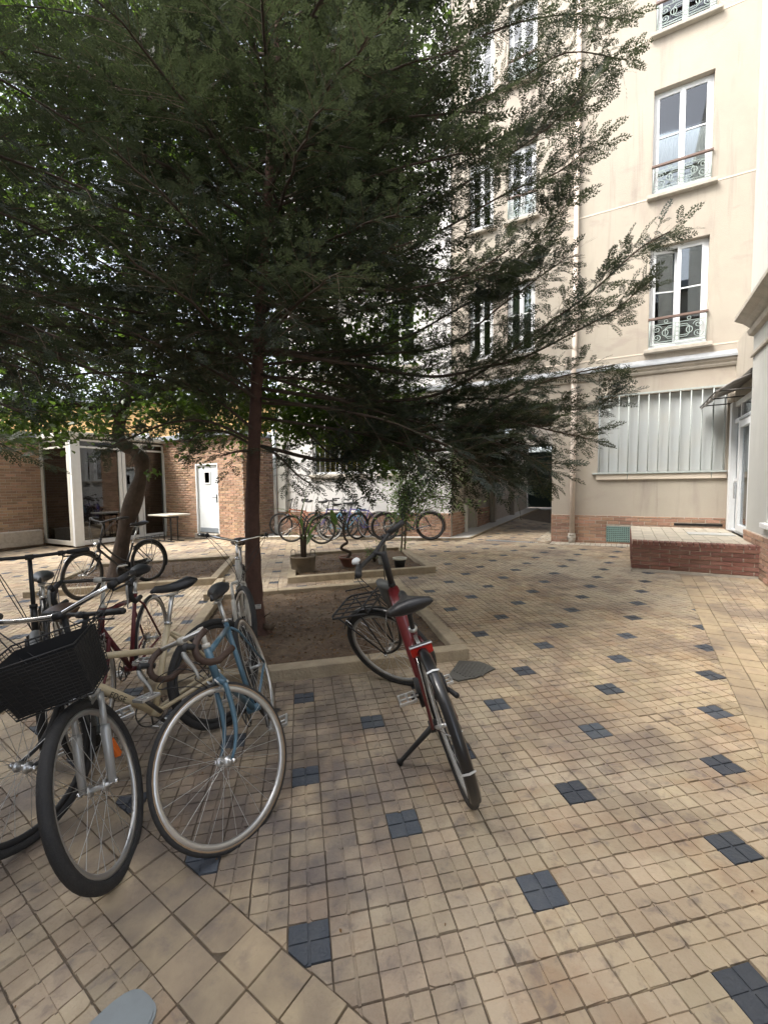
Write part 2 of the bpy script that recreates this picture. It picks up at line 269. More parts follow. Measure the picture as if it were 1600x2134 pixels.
# ------------------------------------------------------------------ bricks
BV = np.array([(-.5,0,-.5),(.5,0,-.5),(.5,0,.5),(-.5,0,.5),(-.48,-1,-.44),(.48,-1,-.44),(.48,-1,.44),(-.48,-1,.44)], float)
BF = np.array([(4,5,6,7),(0,1,5,4),(1,2,6,5),(2,3,7,6),(3,0,4,7),(3,2,1,0)])
def brick_field(parent, org, ang, x0, x1, z0, z1, material, n_ind=300, L=.22, Hc=.065, j=.012, proud=.012, holes=(), vertical=False, seed=1, tilt=None, first='low'):
    """running bond on the face that starts at org and runs at angle ang; the outside is local -y"""
    r = random.Random(seed); R = Matrix.Translation(Vector(org)) @ Matrix.Rotation(ang, 4, 'Z')
    if tilt is not None: R = R @ tilt
    cells = []; k = 0; z = z0
    while z < z1 - .01:
        zt = min(z+Hc, z1); off = (-L/2 - j/2) if k % 2 else 0
        x = x0 + off
        while x < x1 - .01:
            a = max(x, x0); b = min(x+L, x1)
            if b-a > .03:
                segs = [(a, b)]
                for (hx0, hx1, hz0, hz1) in holes:
                    if zt > hz0+.01 and z < hz1-.01:
                        ns = []
                        for (p, q) in segs:
                            if q <= hx0 or p >= hx1: ns.append((p, q)); continue
                            if p < hx0-.02: ns.append((p, hx0))
                            if q > hx1+.02: ns.append((hx1, q))
                        segs = ns
                for (p, q) in segs: cells.append(((p+q)/2, (z+zt)/2, q-p, zt-z))
            x += L + j
        z += Hc + j; k += 1
    def dist(c):
        w = R @ Vector((c[0], 0, c[1])); px, py, d = proj(w); return d if d > 0 and -60 < px < 1660 and py > -60 else 99+abs(w.x)
    cells.sort(key=dist)
    ind, rest = cells[:n_ind], cells[n_ind:]
    meshes = []
    for q in range(4):
        rr = random.Random(q+5); V = BV + np.array([[rr.uniform(-.012,.012), rr.uniform(-.12,.12), rr.uniform(-.05,.05)] for _ in BV]); V[:4, 1] = 0
        me = bpy.data.meshes.new('brick'); me.from_pydata([tuple(v) for v in V], [], [tuple(f) for f in BF]); me.materials.append(material); meshes.append(me)
    for (cx, cz, w, h) in ind:
        o = bpy.data.objects.new('brick', r.choice(meshes)); col.objects.link(o); o.parent = parent
        o.matrix_local = R @ Matrix.Translation((cx, 0, cz)) @ Matrix.Rotation(r.uniform(-.006,.006), 4, 'Y') @ Matrix.Diagonal((w, proud*r.uniform(.6,1.3), h, 1))
    if rest:
        n = len(rest); c = np.array(rest); V = np.zeros((n, 8, 3)); V[:] = BV[None]
        V[:,:,0] = V[:,:,0]*c[:,None,2] + c[:,None,0]; V[:,:,2] = V[:,:,2]*c[:,None,3] + c[:,None,1]; V[:,:,1] *= (proud*np.array([r.uniform(.6,1.3) for _ in rest]))[:,None]
        Rm = np.array(R); V = V.reshape(-1,3) @ Rm[:3,:3].T + Rm[:3,3]
        F = (BF[None] + (np.arange(n)*8)[:,None,None]).reshape(-1,4); t = np.repeat([r.random() for _ in rest], 6)
        o = link('brick', npmesh('brick', V, F, material, t), parent); o['kind'] = 'stuff'
def wall_panel(mb, x0, x1, z0, z1, holes, depth=.25, y=0.):
    """a wall face (outside = -y) with rectangular openings and their reveals"""
    xs = sorted({x0, x1, *[v for h in holes for v in h[:2] if x0 < v < x1]}); zs = sorted({z0, z1, *[v for h in holes for v in h[2:] if z0 < v < z1]})
    for a, b in zip(xs, xs[1:]):
        for c, d in zip(zs, zs[1:]):
            mx, mz = (a+b)/2, (c+d)/2
            if any(h[0] < mx < h[1] and h[2] < mz < h[3] for h in holes): continue
            mb._add([(a,y,c),(b,y,c),(b,y,d),(a,y,d)], [(0,1,2,3)])
            mb._add([(a,y+depth,c),(b,y+depth,c),(b,y+depth,d),(a,y+depth,d)], [(3,2,1,0)])
    for (a, b, c, d) in holes:
        e = y+depth
        mb._add([(a,y,c),(a,e,c),(a,e,d),(a,y,d)], [(0,1,2,3)]); mb._add([(b,y,c),(b,e,c),(b,e,d),(b,y,d)], [(3,2,1,0)])
        mb._add([(a,y,d),(b,y,d),(b,e,d),(a,e,d)], [(3,2,1,0)]); mb._add([(a,y,c),(b,y,c),(b,e,c),(a,e,c)], [(0,1,2,3)])
# ------------------------------------------------------------------ paving
T = .142; J = .0036
def clip(poly, planes):
    for (nx, ny, c) in planes:               # keep nx*x+ny*y <= c
        out = []; n = len(poly)
        for i in range(n):
            p, q = poly[i], poly[(i+1) % n]; dp = nx*p[0]+ny*p[1]-c; dq = nx*q[0]+ny*q[1]-c
            if dp <= 0: out.append(p)
            if dp*dq < 0: t = dp/(dp-dq); out.append((p[0]+(q[0]-p[0])*t, p[1]+(q[1]-p[1])*t))
        poly = out
        if len(poly) < 3: return []
    return poly
def parea(p): return abs(sum(p[i][0]*p[(i+1)%len(p)][1]-p[(i+1)%len(p)][0]*p[i][1] for i in range(len(p))))/2
def tile_polys(kind, fine=True):
    """foot prints of the raised pads of one tile, centred on 0"""
    h = T/2 - J/2
    if kind == 's' or not fine: return [[(-h,-h),(h,-h),(h,h),(-h,h)]]
    g = .0075; return [[(a,b),(a+h-g/2,b),(a+h-g/2,b+h-g/2),(a,b+h-g/2)] for a in (-h, g/2) for b in (-h, g/2)]
def chip(p, q):
    """now and then a corner is broken off"""
    if q.random() > .13 or len(p) != 4: return p
    i = q.randrange(4); a, b, c = Vector(p[i-1]), Vector(p[i]), Vector(p[(i+1) % 4]); u = b.lerp(a, q.uniform(.08,.3)); v = b.lerp(c, q.uniform(.08,.3)); m_ = (u+v)/2+(b-(u+v)/2)*q.uniform(-.3,.4)
    return [tuple(x) for x in ([Vector(p[k]) for k in range(i)] + [u, m_, v] + [Vector(p[k]) for k in range(i+1, 4)])]
def pad(vs, fs, poly, z, zb=-.012, inset=.0017):
    cx = sum(p[0] for p in poly)/len(poly); cy = sum(p[1] for p in poly)/len(poly); n = len(poly); k = len(vs)
    r = max(1e-6, max(math.hypot(p[0]-cx, p[1]-cy) for p in poly)); s = 1-inset/r*1.4
    vs += [(x, y, zb) for x, y in poly]; vs += [(cx+(x-cx)*s, cy+(y-cy)*s, z) for x, y in poly]
    fs.append(tuple(range(k+n, k+2*n))); fs += [(k+i, k+(i+1)%n, k+n+(i+1)%n, k+n+i) for i in range(n)]
def lay(parent, ang, org, ia, ib, planes, kindf, n_ind, inside=None, seed=3):
    """lay tiles on a grid at angle ang through org; returns nothing, makes parts of parent"""
    r = random.Random(seed); ca, sa = math.cos(ang), math.sin(ang); cells = []
    for a in range(*ia):
        for b in range(*ib):
            lx, ly = a*T, b*T; cx = org[0]+ca*lx-sa*ly; cy = org[1]+sa*lx+ca*ly
            if inside and not inside(cx, cy): continue
            full = all(nx*cx+ny*cy <= c - T*.708 for nx, ny, c in planes)
            if not full and any(nx*cx+ny*cy > c + T*.708 for nx, ny, c in planes): continue
            px, py, d = proj(GM @ Vector((cx, cy, 0)))
            if d < .15 or px < -800 or px > 2400 or py > 4500: continue
            cells.append((d, cx, cy, kindf(a, b), full))
    cells.sort(key=lambda c: c[0]); 
    protos = {}; vsS = {'y': [], 'b': [], 's': []}; fsS = {'y': [], 'b': [], 's': []}; tS = {'y': [], 'b': [], 's': []}; cnt = 0
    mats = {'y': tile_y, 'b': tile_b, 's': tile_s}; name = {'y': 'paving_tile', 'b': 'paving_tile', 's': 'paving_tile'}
    for (d, cx, cy, kd, full) in cells:
        jx, jy, jr, jz = r.gauss(0, .0008), r.gauss(0, .0008), r.gauss(0, .006), r.gauss(0, .0012)
        a = ang + jr; c, s = math.cos(a), math.sin(a); px, py, _ = proj(GM @ Vector((cx, cy, 0)))
        if full and cnt < n_ind and -40 < px < 1640 and py < 2180:
            v = r.randrange(7)
            if (kd, v) not in protos:
                vs, fs = [], []; q = random.Random(v*7+3)
                if kd != 's': pad(vs, fs, [(-T/2+J/2, -T/2+J/2), (T/2-J/2, -T/2+J/2), (T/2-J/2, T/2-J/2), (-T/2+J/2, T/2-J/2)], -.0052, -.012, .0012)
                for p in tile_polys(kd): pad(vs, fs, chip([(x+q.gauss(0,.0006), y+q.gauss(0,.0006)) for x, y in p], q), q.gauss(0, .0009))
                me = bpy.data.meshes.new('paving_tile'); me.from_pydata(vs, [], fs); me.materials.append(mats[kd]); protos[(kd, v)] = me
            o = bpy.data.objects.new(name[kd], protos[(kd, v)]); col.objects.link(o); o.parent = parent
            o.location = (cx+jx, cy+jy, jz); o.rotation_euler = (r.gauss(0,.004), r.gauss(0,.004), a + r.randrange(4)*PI/2); cnt += 1
            if kd == 'b': o['label'] = 'slate blue tile'
            elif kd == 's': o['label'] = 'smooth buff tile'
            continue
        tv = r.random(); e_ = T/2-J/2
        if kd != 's' and d < 9.5:
            q = [(cx+jx+c*x-s*y, cy+jy+s*x+c*y) for x, y in ((-e_,-e_),(e_,-e_),(e_,e_),(-e_,e_))]
            if not full: q = clip(q, planes)
            if len(q) > 2 and parea(q) > 6e-5: n0 = len(fsS[kd]); pad(vsS[kd], fsS[kd], q, jz-.0052, -.012, .0012); tS[kd] += [tv]*(len(fsS[kd])-n0)
        for p in tile_polys(kd, d < 9.5):
            q = [(cx+jx+c*x-s*y, cy+jy+s*x+c*y) for x, y in chip(p, r)]
            if not full: q = clip(q, planes)
            if len(q) < 3 or parea(q) < 6e-5: continue
            n0 = len(fsS[kd]); pad(vsS[kd], fsS[kd], q, jz + r.gauss(0, .0008)); tS[kd] += [tv]*(len(fsS[kd])-n0)
    for kd in 'ybs':
        if fsS[kd]:
            me = bpy.data.meshes.new('paving_tile'); me.from_pydata(vsS[kd], [], fsS[kd]); me.materials.append(mats[kd])
            at = me.attributes.new('tint', 'FLOAT', 'FACE'); at.data.foreach_set('value', tS[kd])
            o = link('paving_tile', me, parent); o['kind'] = 'stuff'
            if kd == 'b': o['label'] = 'slate blue tiles farther off'
# base under everything
g = thing('ground', None, None, kind='structure'); g.matrix_world = GM
mb = MB(); mb.poly([(-30,-12,-.0085),(30,-12,-.0085),(30,45,-.0085),(-30,45,-.0085)]); o = mb.build('mortar_bed', grout, g)
# building axis: angle -29 deg (facade) / 61 deg
BA = math.radians(-29); bu = Vector((math.cos(BA), math.sin(BA))); bv = Vector((-math.sin(BA), math.cos(BA)))
# field edge on the right passes (4.176,6.155) and runs at 60.3 deg; near-left edge passes (-.444,1.387) at -36.6 deg (local ground coordinates)
sR = Vector((4.19, 6.155)); dR = Vector((math.cos(math.radians(60.5)), math.sin(math.radians(60.5)))); nR = Vector((dR.y, -dR.x))      # points right
sD = Vector((-.444, 1.39)); aD = math.radians(-35.5); dD = Vector((math.cos(aD), math.sin(aD))); nD = Vector((dD.y, -dD.x))                       # points to the camera side
PL = dict(p1=(-1.2, 1.33, 3.40, 6.10), p2=(-.25, 2.10, 6.75, 9.10), p3=(-4.0, -1.33, 7.10, 9.35))
def in_pl(x, y, e=.10):
    u = GU.x*x+GU.y*y; v = GV.x*x+GV.y*y
    return any(a+e < u < b-e and c+e < v < d-e for a, b, c, d in PL.values())
fld = thing('courtyard_paving', None, None, kind='structure'); fld.matrix_world = GM
org = (6.1668*T, 14.1938*T)     # tile (0,0) of the pattern is a slate one
def kf(a, b):                   # slate tile every 6, rows of them every 3, shifted by 3
    if b % 3: return 'y'
    return 'b' if (a - b) % 6 == 0 else 'y'
def ins(x, y):
    if in_pl(x, y): return False
    w = GM @ Vector((x, y, 0)); f = (w.x-3.79)*.4848+(w.y-9.907)*.8746; s = (w.x-3.79)*.8746-(w.y-9.907)*.4848
    if s > -.02 and f > -.42: return False                      # strip of pale setts along the facade
    if f > .0 and (s < -2.1 or s > 0): return False
    if f > 9.6: return False
    bw = (w.x-1.70)*.30+(w.y-11.05)*.954                           # in front of the far wall
    if bw > -.62 and s < -2.0: return False
    # inside the brick building
    lx = (w.x+3.9)*.8746-(w.y-12.15)*.4848; ly = (w.x+3.9)*.4848+(w.y-12.15)*.8746
    if ly > 0 and lx < 0: return False
    if lx < -3.45 and ly > -2.6: return False
    if lx < -5.05: return False
    return True
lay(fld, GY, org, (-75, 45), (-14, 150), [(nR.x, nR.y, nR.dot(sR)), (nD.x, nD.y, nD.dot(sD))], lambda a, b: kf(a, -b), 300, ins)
# right border: rows parallel to the grey building, two smooth rows then ribbed ones
rb = thing('border_paving', None, None, kind='structure'); rb.matrix_world = GM
aR = math.radians(60.5); oR = sR + nR*(T*.5)
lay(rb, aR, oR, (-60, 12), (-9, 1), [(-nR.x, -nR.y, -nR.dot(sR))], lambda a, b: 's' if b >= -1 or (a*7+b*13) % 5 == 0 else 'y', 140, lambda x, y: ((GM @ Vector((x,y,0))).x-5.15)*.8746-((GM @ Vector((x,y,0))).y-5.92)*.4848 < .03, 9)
# near left border
lb = thing('border_paving', None, None, kind='structure'); lb.matrix_world = GM
oD = sD + nD*(T*.52)
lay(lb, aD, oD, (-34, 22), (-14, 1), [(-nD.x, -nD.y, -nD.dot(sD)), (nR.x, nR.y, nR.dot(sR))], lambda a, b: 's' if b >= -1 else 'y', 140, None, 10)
# thin joint lines that follow the field's edges: open slots are left by the clipped tiles
# pale setts along the facade
st = thing('sett_strip', None, None, kind='structure'); st.matrix_world = Matrix.Translation((3.79, 9.907, 0)) @ Matrix.Rotation(BA, 4, 'Z')
sett_m = mat('sett_pale', (.52, .47, .38), .85, noise=.4, nscale=10, bump=.4, bscale=70, tint=True, rand=.12)
sm = MB(); sm.box(-.5, .5, -.5, .5, -1, 0); sett_me = sm.mesh('sett', sett_m)
def sett(x0, x1, y0, y1):
    w = st.matrix_world @ Vector(((x0+x1)/2, (y0+y1)/2, 0)); o = link('sett', sett_me, st, ((x0+x1)/2, (y0+y1)/2, gz(w.x, w.y)+.002+random.gauss(0,.0015))); o.scale = (x1-x0, y1-y0, .05)
    o.rotation_euler = (-.001, -.0135, 0)
for k in range(24): sett(.02+k*.1, .11+k*.1, -.40, -.20); sett(.02+k*.1, .11+k*.1, -.185, .0)
for k in range(44):
    if k*.2 < 8.6: sett(-.33, -.24, .02+k*.2, .21+k*.2); sett(-.225, -.135, -.08+k*.2, .11+k*.2); sett(-.12, -.02, .02+k*.2, .21+k*.2)
# raised walkway: along the far wall, round the pier and up the left side of the passage
wk = thing('walkway', None, None, kind='structure'); mb = MB()
def gp(x, y, dz=0): return (x, y, gz(x, y)+dz)
F0 = Vector((3.79, 9.907))
def fa(s, f): return F0 + bu*s + bv*f
path_out = [(-4.2, 12.22), (-2.9, 12.18), (-1.0, 11.62), (.5, 11.12), (1.55, 10.72)]; a = fa(-1.9, -.1); b = fa(-1.9, 9.6)
outer = path_out + [(a.x, a.y), (b.x, b.y)]; inner = [(-4.2, 14), (-2.9, 13.4), (-1.0, 12.9), (.5, 12.6), (1.6, 11.9)] ; c = fa(-2.5, .6); d = fa(-2.5, 9.6); inner += [(c.x, c.y), (d.x, d.y)]
for i in range(len(outer)-1):
    p, q, r_, s_ = outer[i], outer[i+1], inner[i+1], inner[i]
    mb.poly([gp(*p,.035), gp(*q,.035), gp(*r_,.035), gp(*s_,.035)]); mb.poly([gp(*p,-.03), gp(*q,-.03), gp(*q,.035), gp(*p,.035)])
mb.build('slab', walk_m, wk)
mb = MB(); 
for i in range(len(outer)-1):
    p, q = Vector(outer[i]), Vector(outer[i+1]); n = Vector((-(q-p).y, (q-p).x)).normalized()*-.05
    mb.poly([gp(p.x,p.y,.0385), gp(q.x,q.y,.0385), gp(q.x+n.x,q.y+n.y,.0385), gp(p.x+n.x,p.y+n.y,.0385)]); mb.poly([gp(p.x+n.x,p.y+n.y,-.03), gp(q.x+n.x,q.y+n.y,-.03), gp(q.x+n.x,q.y+n.y,.0385), gp(p.x+n.x,p.y+n.y,.0385)])
mb.build('kerb', kerb_m, wk)
mb = MB(); rr = random.Random(4)      # joints across the walkway
# manhole cover / grate near the passage
gr = thing('drain_grate', 'flat grey metal drain grate in the paving before the passage', 'grate', (2.95, 10.1, gz(2.95, 10.1)), BA); mb = MB()
mb.box(-.6, .6, -.07, .07, -.03, .004)
for k in range(28): mb.box(-.58+k*.042, -.565+k*.042, -.06, .06, .004, .007)
mb.build('grating', zinc, gr)
# planter beds
def planter(key, label, skipleft=False):
    a, b, c, d = PL[key]; w = .12
    t = thing('planter_bed', label, 'planter', kind=None); t.matrix_world = GM @ Matrix.Rotation(GY, 4, 'Z')
    L = 0.9
    def run(x0, x1, y0, y1, ax):
        n = max(1, round(((x1-x0) if ax else (y1-y0))/L)); 
        for k in range(n):
            mb = MB(); 
            if ax: mb.bbox(x0+(x1-x0)*k/n+.002, x0+(x1-x0)*(k+1)/n-.002, y0, y1, -.03, .098+random.gauss(0,.002), .007)
            else: mb.bbox(x0, x1, y0+(y1-y0)*k/n+.002, y0+(y1-y0)*(k+1)/n-.002, -.03, .098+random.gauss(0,.002), .007)
            mb.build('kerb_stone', kerb_m, t)
    run(a, b, c, c+w, True); run(a, b, d-w, d, True); run(a, a+w, c+w, d-w, False); run(b-w, b, c+w, d-w, False)
    # soil: uneven
    nx, ny = 44, 44; vs = []; rg = random.Random(len(key)+int(key[1]))
    import mathutils
    for i in range(nx+1):
        for k in range(ny+1):
            x = a+w-.01+(b-a-2*w+.02)*i/nx; y = c+w-.01+(d-c-2*w+.02)*k/ny; h = mathutils.noise.noise((x*1.7, y*1.7, 3))*.035+mathutils.noise.noise((x*7, y*7, 1))*.022
            vs.append((x, y, .035+h))
    fs = [(i*(ny+1)+k, (i+1)*(ny+1)+k, (i+1)*(ny+1)+k+1, i*(ny+1)+k+1) for i in range(nx) for k in range(ny)]
    m = MB(); m._add(vs, fs, True); m.build('soil', soil, t)
    # litter: small dry scraps and stones
    V = []; F = []; n = 1400
    for _ in range(n):
        x = rg.uniform(a+w, b-w); y = rg.uniform(c+w, d-w); s = rg.uniform(.004, .02); an = rg.uniform(0, 6.3); z = .045+mathutils.noise.noise((x*1.7, y*1.7, 3))*.035+mathutils.noise.noise((x*7, y*7, 1))*.022
        k = len(V); V += [(x+s*math.cos(an), y+s*math.sin(an), z), (x+s*.4*math.cos(an+1.8), y+s*.4*math.sin(an+1.8), z+s*.4), (x-s*math.cos(an), y-s*math.sin(an), z-.004), (x+s*.5*math.cos(an-1.8), y+s*.5*math.sin(an-1.8), z)]; F.append((k, k+1, k+2, k+3))
    o = link('leaf_litter', npmesh('leaf_litter', V, F, dry_m), t); o['kind'] = 'stuff'
    V = []; F = []
    for _ in range(420):
        x = rg.uniform(a+w, b-w); y = rg.uniform(c+w, d-w); s = rg.uniform(.006, .022)*(1.5 if rg.random() < .1 else 1); z = .036+mathutils.noise.noise((x*1.7, y*1.7, 3))*.035+mathutils.noise.noise((x*7, y*7, 1))*.022; k = len(V)
        V += [(x+s*rg.uniform(.6,1.3), y, z), (x, y+s*rg.uniform(.6,1.3), z), (x-s*rg.uniform(.6,1.3), y, z), (x, y-s*rg.uniform(.6,1.3), z), (x+s*rg.uniform(-.3,.3), y, z+s*.8)]; F += [(k,k+1,k+4),(k+1,k+2,k+4),(k+2,k+3,k+4),(k+3,k,k+4)]
    o = link('soil_clods', npmesh('soil_clods', V, F, soil), t); o['kind'] = 'stuff'
    return t
p1 = planter('p1', 'low concrete edged soil bed around the red barked conifer, nearest of the beds')
p2 = planter('p2', 'low concrete edged soil bed holding the flower pots, behind the conifer bed')
p3 = planter('p3', 'low concrete edged soil bed around the crooked dark trunk, at the left back')
t = thing('edging_kerb', 'concrete kerb running between the conifer bed and the bed of the crooked tree', 'kerb'); t.matrix_world = GM @ Matrix.Rotation(GY, 4, 'Z')
mb = MB(); mb.bbox(-1.33, -1.21, 6.102, 7.098, -.03, .096, .007); mb.build('kerb_stone', kerb_m, t)
# rubber plate at the planter corner, pale cover at the bottom edge
tp = thing('rubber_mat', 'dark grey ribbed rubber mat lying at the corner of the conifer bed', 'mat'); tp.matrix_world = GM @ Matrix.Translation((.66, 3.38, .006)) @ Matrix.Rotation(math.radians(-28), 4, 'Z') @ Matrix.Diagonal((.62, .8, 1, 1))
mb = MB(); mb.prism([(-.22,-.26),(-.06,-.3),(.03,-.22),(.1,-.17),(.16,-.09),(.2,.0),(.26,.1),(.14,.16),(.02,.2),(-.1,.17),(-.24,.14)], 0, .008); mb.build('sheet', plate_m, tp)
mb = MB()
for k in range(9): mb.box(-.2+k*.045, -.185+k*.045, -.2+abs(k-4)*.02, .14-abs(k-4)*.012, .008, .012)
mb.build('rib', plate_m, tp)
tc = thing('inspection_cover', 'pale grey rounded cover set in the tiles at the bottom edge', 'cover'); tc.matrix_world = GM @ Matrix.Translation((-.84, 1.09, .002)) @ Matrix.Rotation(math.radians(-32), 4, 'Z')
q = [(.085*math.copysign(abs(math.cos(a))**.6, math.cos(a)), .15*math.copysign(abs(math.sin(a))**.6, math.sin(a))) for a in [2*PI*k/28 for k in range(28)]]
mb = MB(); mb.prism(q, -.01, .004); mb.prism([(x*.93, y*.95) for x, y in q], .004, .0075); mb.build('lid', cover_m, tc)

# grit and dry scraps lying on the paving
V = []; F = []; rg = random.Random(99)
for _ in range(1500):
    u = rg.uniform(-4.5, 3.6); v = rg.uniform(1.2, 9.5) if rg.random() < .6 else rg.choice([3.3, 6.4, 7.0])+rg.gauss(0, .12); x = GU.x*u+GV.x*v; y = GU.y*u+GV.y*v
    if in_pl(x, y, 0): continue
    s = rg.uniform(.002, .009); an = rg.uniform(0, 6.3); k = len(V)
    V += [(x+s*math.cos(an), y+s*math.sin(an), .003), (x+s*.5*math.cos(an+1.7), y+s*.5*math.sin(an+1.7), .003+s*.5), (x-s*math.cos(an), y-s*math.sin(an), .003), (x+s*.5*math.cos(an-1.7), y+s*.5*math.sin(an-1.7), .002)]; F.append((k, k+1, k+2, k+3))
lo_ = link('leaf_litter', npmesh('leaf_litter', V, F, dry_m)); lo_.matrix_world = GM; tag(lo_, kind='stuff'); lo_['label'] = 'dry scraps and grit scattered over the paving'; lo_['category'] = 'litter'
# ------------------------------------------------------------------ facade building
FA = thing('apartment_building', 'tall beige rendered building with white framed windows and a passage, behind the paved yard', 'building', (3.79, 9.907, 0), BA)
TOP = 13.4
winA = [(1.80, 2.76, 4.20, 6.18), (1.80, 2.76, 7.17, 9.13), (1.80, 2.76, 10.17, 12.15)]
winB = [(-1.02, -.40, 4.50, 6.12), (-1.02, -.40, 7.50, 9.10), (-1.02, -.40, 10.42, 12.1)]
winC = [(-1.93, -1.34, 4.50, 6.12), (-1.93, -1.34, 7.50, 9.10), (-1.93, -1.34, 10.42, 12.1)]
mb = MB(); holes = winA + winB + winC + [(-2.39, 0, -.3, 3.35), (.92, 3.12, 1.73, 3.31)]
wall_panel(mb, -2.39, 3.5, -.3, TOP, holes, .2); mb.build('wall', plaster, FA)
for z in (4.12, 7.12, 10.1): 
    for a, b in ((-2.39, -2.0), (-.33, 1.73), (2.84, 3.45)): mb = MB(); mb.box(a, b, -.006, .01, z-.012, z+.014); mb.build('render_joint', joint_m, FA)
def railing_mesh(w, h):
    mb = MB()
    def seg(p, r=.008, n=5): mb.tube([(x, 0, z) for x, z in p], r, n)
    seg([(0, h*.80), (w, h*.80)], .006); seg([(0, h*.12), (w, h*.12)], .006); seg([(0, .01), (w, .01)], .008); seg([(.01, 0), (.01, h)], .009); seg([(w-.01, 0), (w-.01, h)], .009)
    for s in (0, 1):
        X = (lambda v: v) if s == 0 else (lambda v: w-v)
        for zc, dr in ((h*.62, 1), (h*.30, -1)):
            sp = []
            for k in range(26):
                a = k*.42; r = .085*(1-k/28); sp.append((X(w*.14+r*math.cos(a+(0 if dr > 0 else PI))), zc+dr*r*math.sin(a)*.9))
            seg(sp, .0065, 4)
        for k in range(2):
            d = .035*k; seg([(X(w*.46), h*.70-d), (X(w*.34), h*.70-d), (X(w*.29), h*.60-d*.4), (X(w*.29), h*.32+d*.4), (X(w*.34), h*.22+d), (X(w*.46), h*.22+d)], .006, 4)
        cx = w*.29; seg([(X(cx+.05*math.cos(a)), h*.46+.06*math.sin(a)) for a in [2*PI*k/12 for k in range(13)]], .007, 4)
        seg([(X(w*.3+.03*math.cos(a)), h*.90+.03*math.sin(a)) for a in [2*PI*k/10 for k in range(11)]], .006, 4)
    seg([(w*.46, h*.12), (w*.46, h*.8)], .006); seg([(w*.54, h*.12), (w*.54, h*.8)], .006)
    for k in range(4):
        zc = h*(.2+.17*k); seg([(w*.5+.034*math.cos(a), zc+.05*math.sin(a)) for a in [2*PI*q/8 for q in range(9)]], .005, 4)
    return mb
def window(parent, a, b, c, d, y=.12, rail=True, rail_h=.52, open_left=False, curt=True, sill=True, dark=False):
    w = b-a; h = d-c; f = .055
    mb = MB()                                                      # fixed frame and centre mullion
    mb.bbox(a, a+f, y, y+.06, c, d, .004); mb.bbox(b-f, b, y, y+.06, c, d, .004); mb.bbox(a+f, b-f, y+.001, y+.059, d-f*1.1, d, .004); mb.bbox(a+f, b-f, y+.001, y+.059, c, c+f*1.2, .004)
    mid = (a+b)/2
    fr = mb.build('window', white_p, parent)
    for s in (0, 1):
        x0, x1 = (a+f+.002, mid-.002) if s == 0 else (mid+.002, b-f-.002)
        e = .045; m = MB(); M = Matrix.Identity(4)
        if s == 0 and open_left: M = Matrix.Translation((x0, y+.01, 0)) @ Matrix.Rotation(math.radians(14), 4, 'Z') @ Matrix.Translation((-x0, -y-.01, 0))
        m.M = M; z0, z1 = c+f*1.2+.002, d-f*1.1-.002
        m.bbox(x0, x0+e, y-.012, y+.03, z0, z1, .004); m.bbox(x1-e, x1, y-.012, y+.03, z0, z1, .004); m.bbox(x0+e, x1-e, y-.011, y+.029, z0, z0+e*1.3, .003); m.bbox(x0+e, x1-e, y-.011, y+.029, z1-e, z1, .003)
        zm = z0+(z1-z0)*.57; m.box(x0+e, x1-e, y-.006, y+.02, zm-.012, zm+.012)
        if s == 1: m.box(x0-.02, x0+.02, y-.024, y-.013, z0, z1)
        m.build('casement', white_p, fr)
        m = MB(); m.M = M; m.box(x0+e, x1-e, y+.006, y+.01, z0+e*1.3, zm-.012); m.build('pane', glass_m, fr)
        m = MB(); m.M = M; m.box(x0+e, x1-e, y+.006, y+.01, zm+.012, z1-e); m.build('pane', glass_m, fr)
    if curt:
        m = MB(); n = 60; vs = []
        for i in range(n+1):
            x = a+.05+(w-.1)*i/n; yy = y+.075+.014*math.sin(i*1.7+a)+.01*math.sin(i*.6)
            vs += [(x, yy, c+.05), (x, yy, d-.25 if (i*7 % 5) else d-.2)]
        m._add(vs, [(2*i, 2*i+2, 2*i+3, 2*i+1) for i in range(n) if not (n*.5 < i < n*.60)], True); m.build('curtain', curtain, fr)
    m = MB(); m.box(a-.02, b+.02, y+.6, y+.62, c-.1, d+.1); m.box(a-.02, a, y+.08, y+.6, c-.1, d+.1); m.box(b, b+.02, y+.08, y+.6, c-.1, d+.1); m.box(a, b, y+.08, y+.6, d+.05, d+.07); m.build('room_interior', room, fr)
    if rail:
        railing_mesh(w-.02, rail_h).build('railing', iron_g, fr, (a+.01, -.035, c+.04)); m = MB(); m.bbox(a-.01, b+.01, -.06, -.01, c+.04+rail_h, c+.085+rail_h, .006); m.build('handrail', wood_r, fr)
    if sill:
        m = MB(); m.bbox(a-.08, b+.08, -.10, .10, c-.10, c-.025, .01); m.build('sill', stone_m, fr); m = MB(); m.bbox(a+.002, b-.002, .0, .118, c-.024, c+.02, .004); m.build('threshold', white_p, fr)
    return fr
for i, (a, b, c, d) in enumerate(winA): window(FA, a, b, c, d, rail_h=.50 if i == 0 else .45, open_left=(i == 0), curt=(i > 0))
for q in winB+winC: window(FA, *q, rail=(q[2] > 7 and q[0] > -1.1), rail_h=.4, curt=(q[0] > -1.1))
# cornice with zinc flashing
mb = MB()
mb._add([(x, y, z) for x in (-2.39, 3.48) for (y, z) in ((0,3.70),(-.03,3.70),(-.05,3.735),(-.05,3.76),(-.09,3.80),(-.09,3.845),(0,3.845))], [(0,1,8,7),(1,2,9,8),(2,3,10,9),(3,4,11,10),(4,5,12,11),(5,6,13,12),(0,6,5,4,3,2,1),(7,8,9,10,11,12,13)]); mb.build('cornice', stone_m, FA)
mb = MB(); mb._add([(x, y, z) for x in (-2.39, 3.48) for (y, z) in ((.0,3.99),(-.13,3.885),(-.13,3.848),(0,3.848))], [(0,1,5,4),(1,2,6,5),(2,3,7,6),(0,3,2,1),(4,5,6,7)]); mb.build('flashing', zinc, FA)
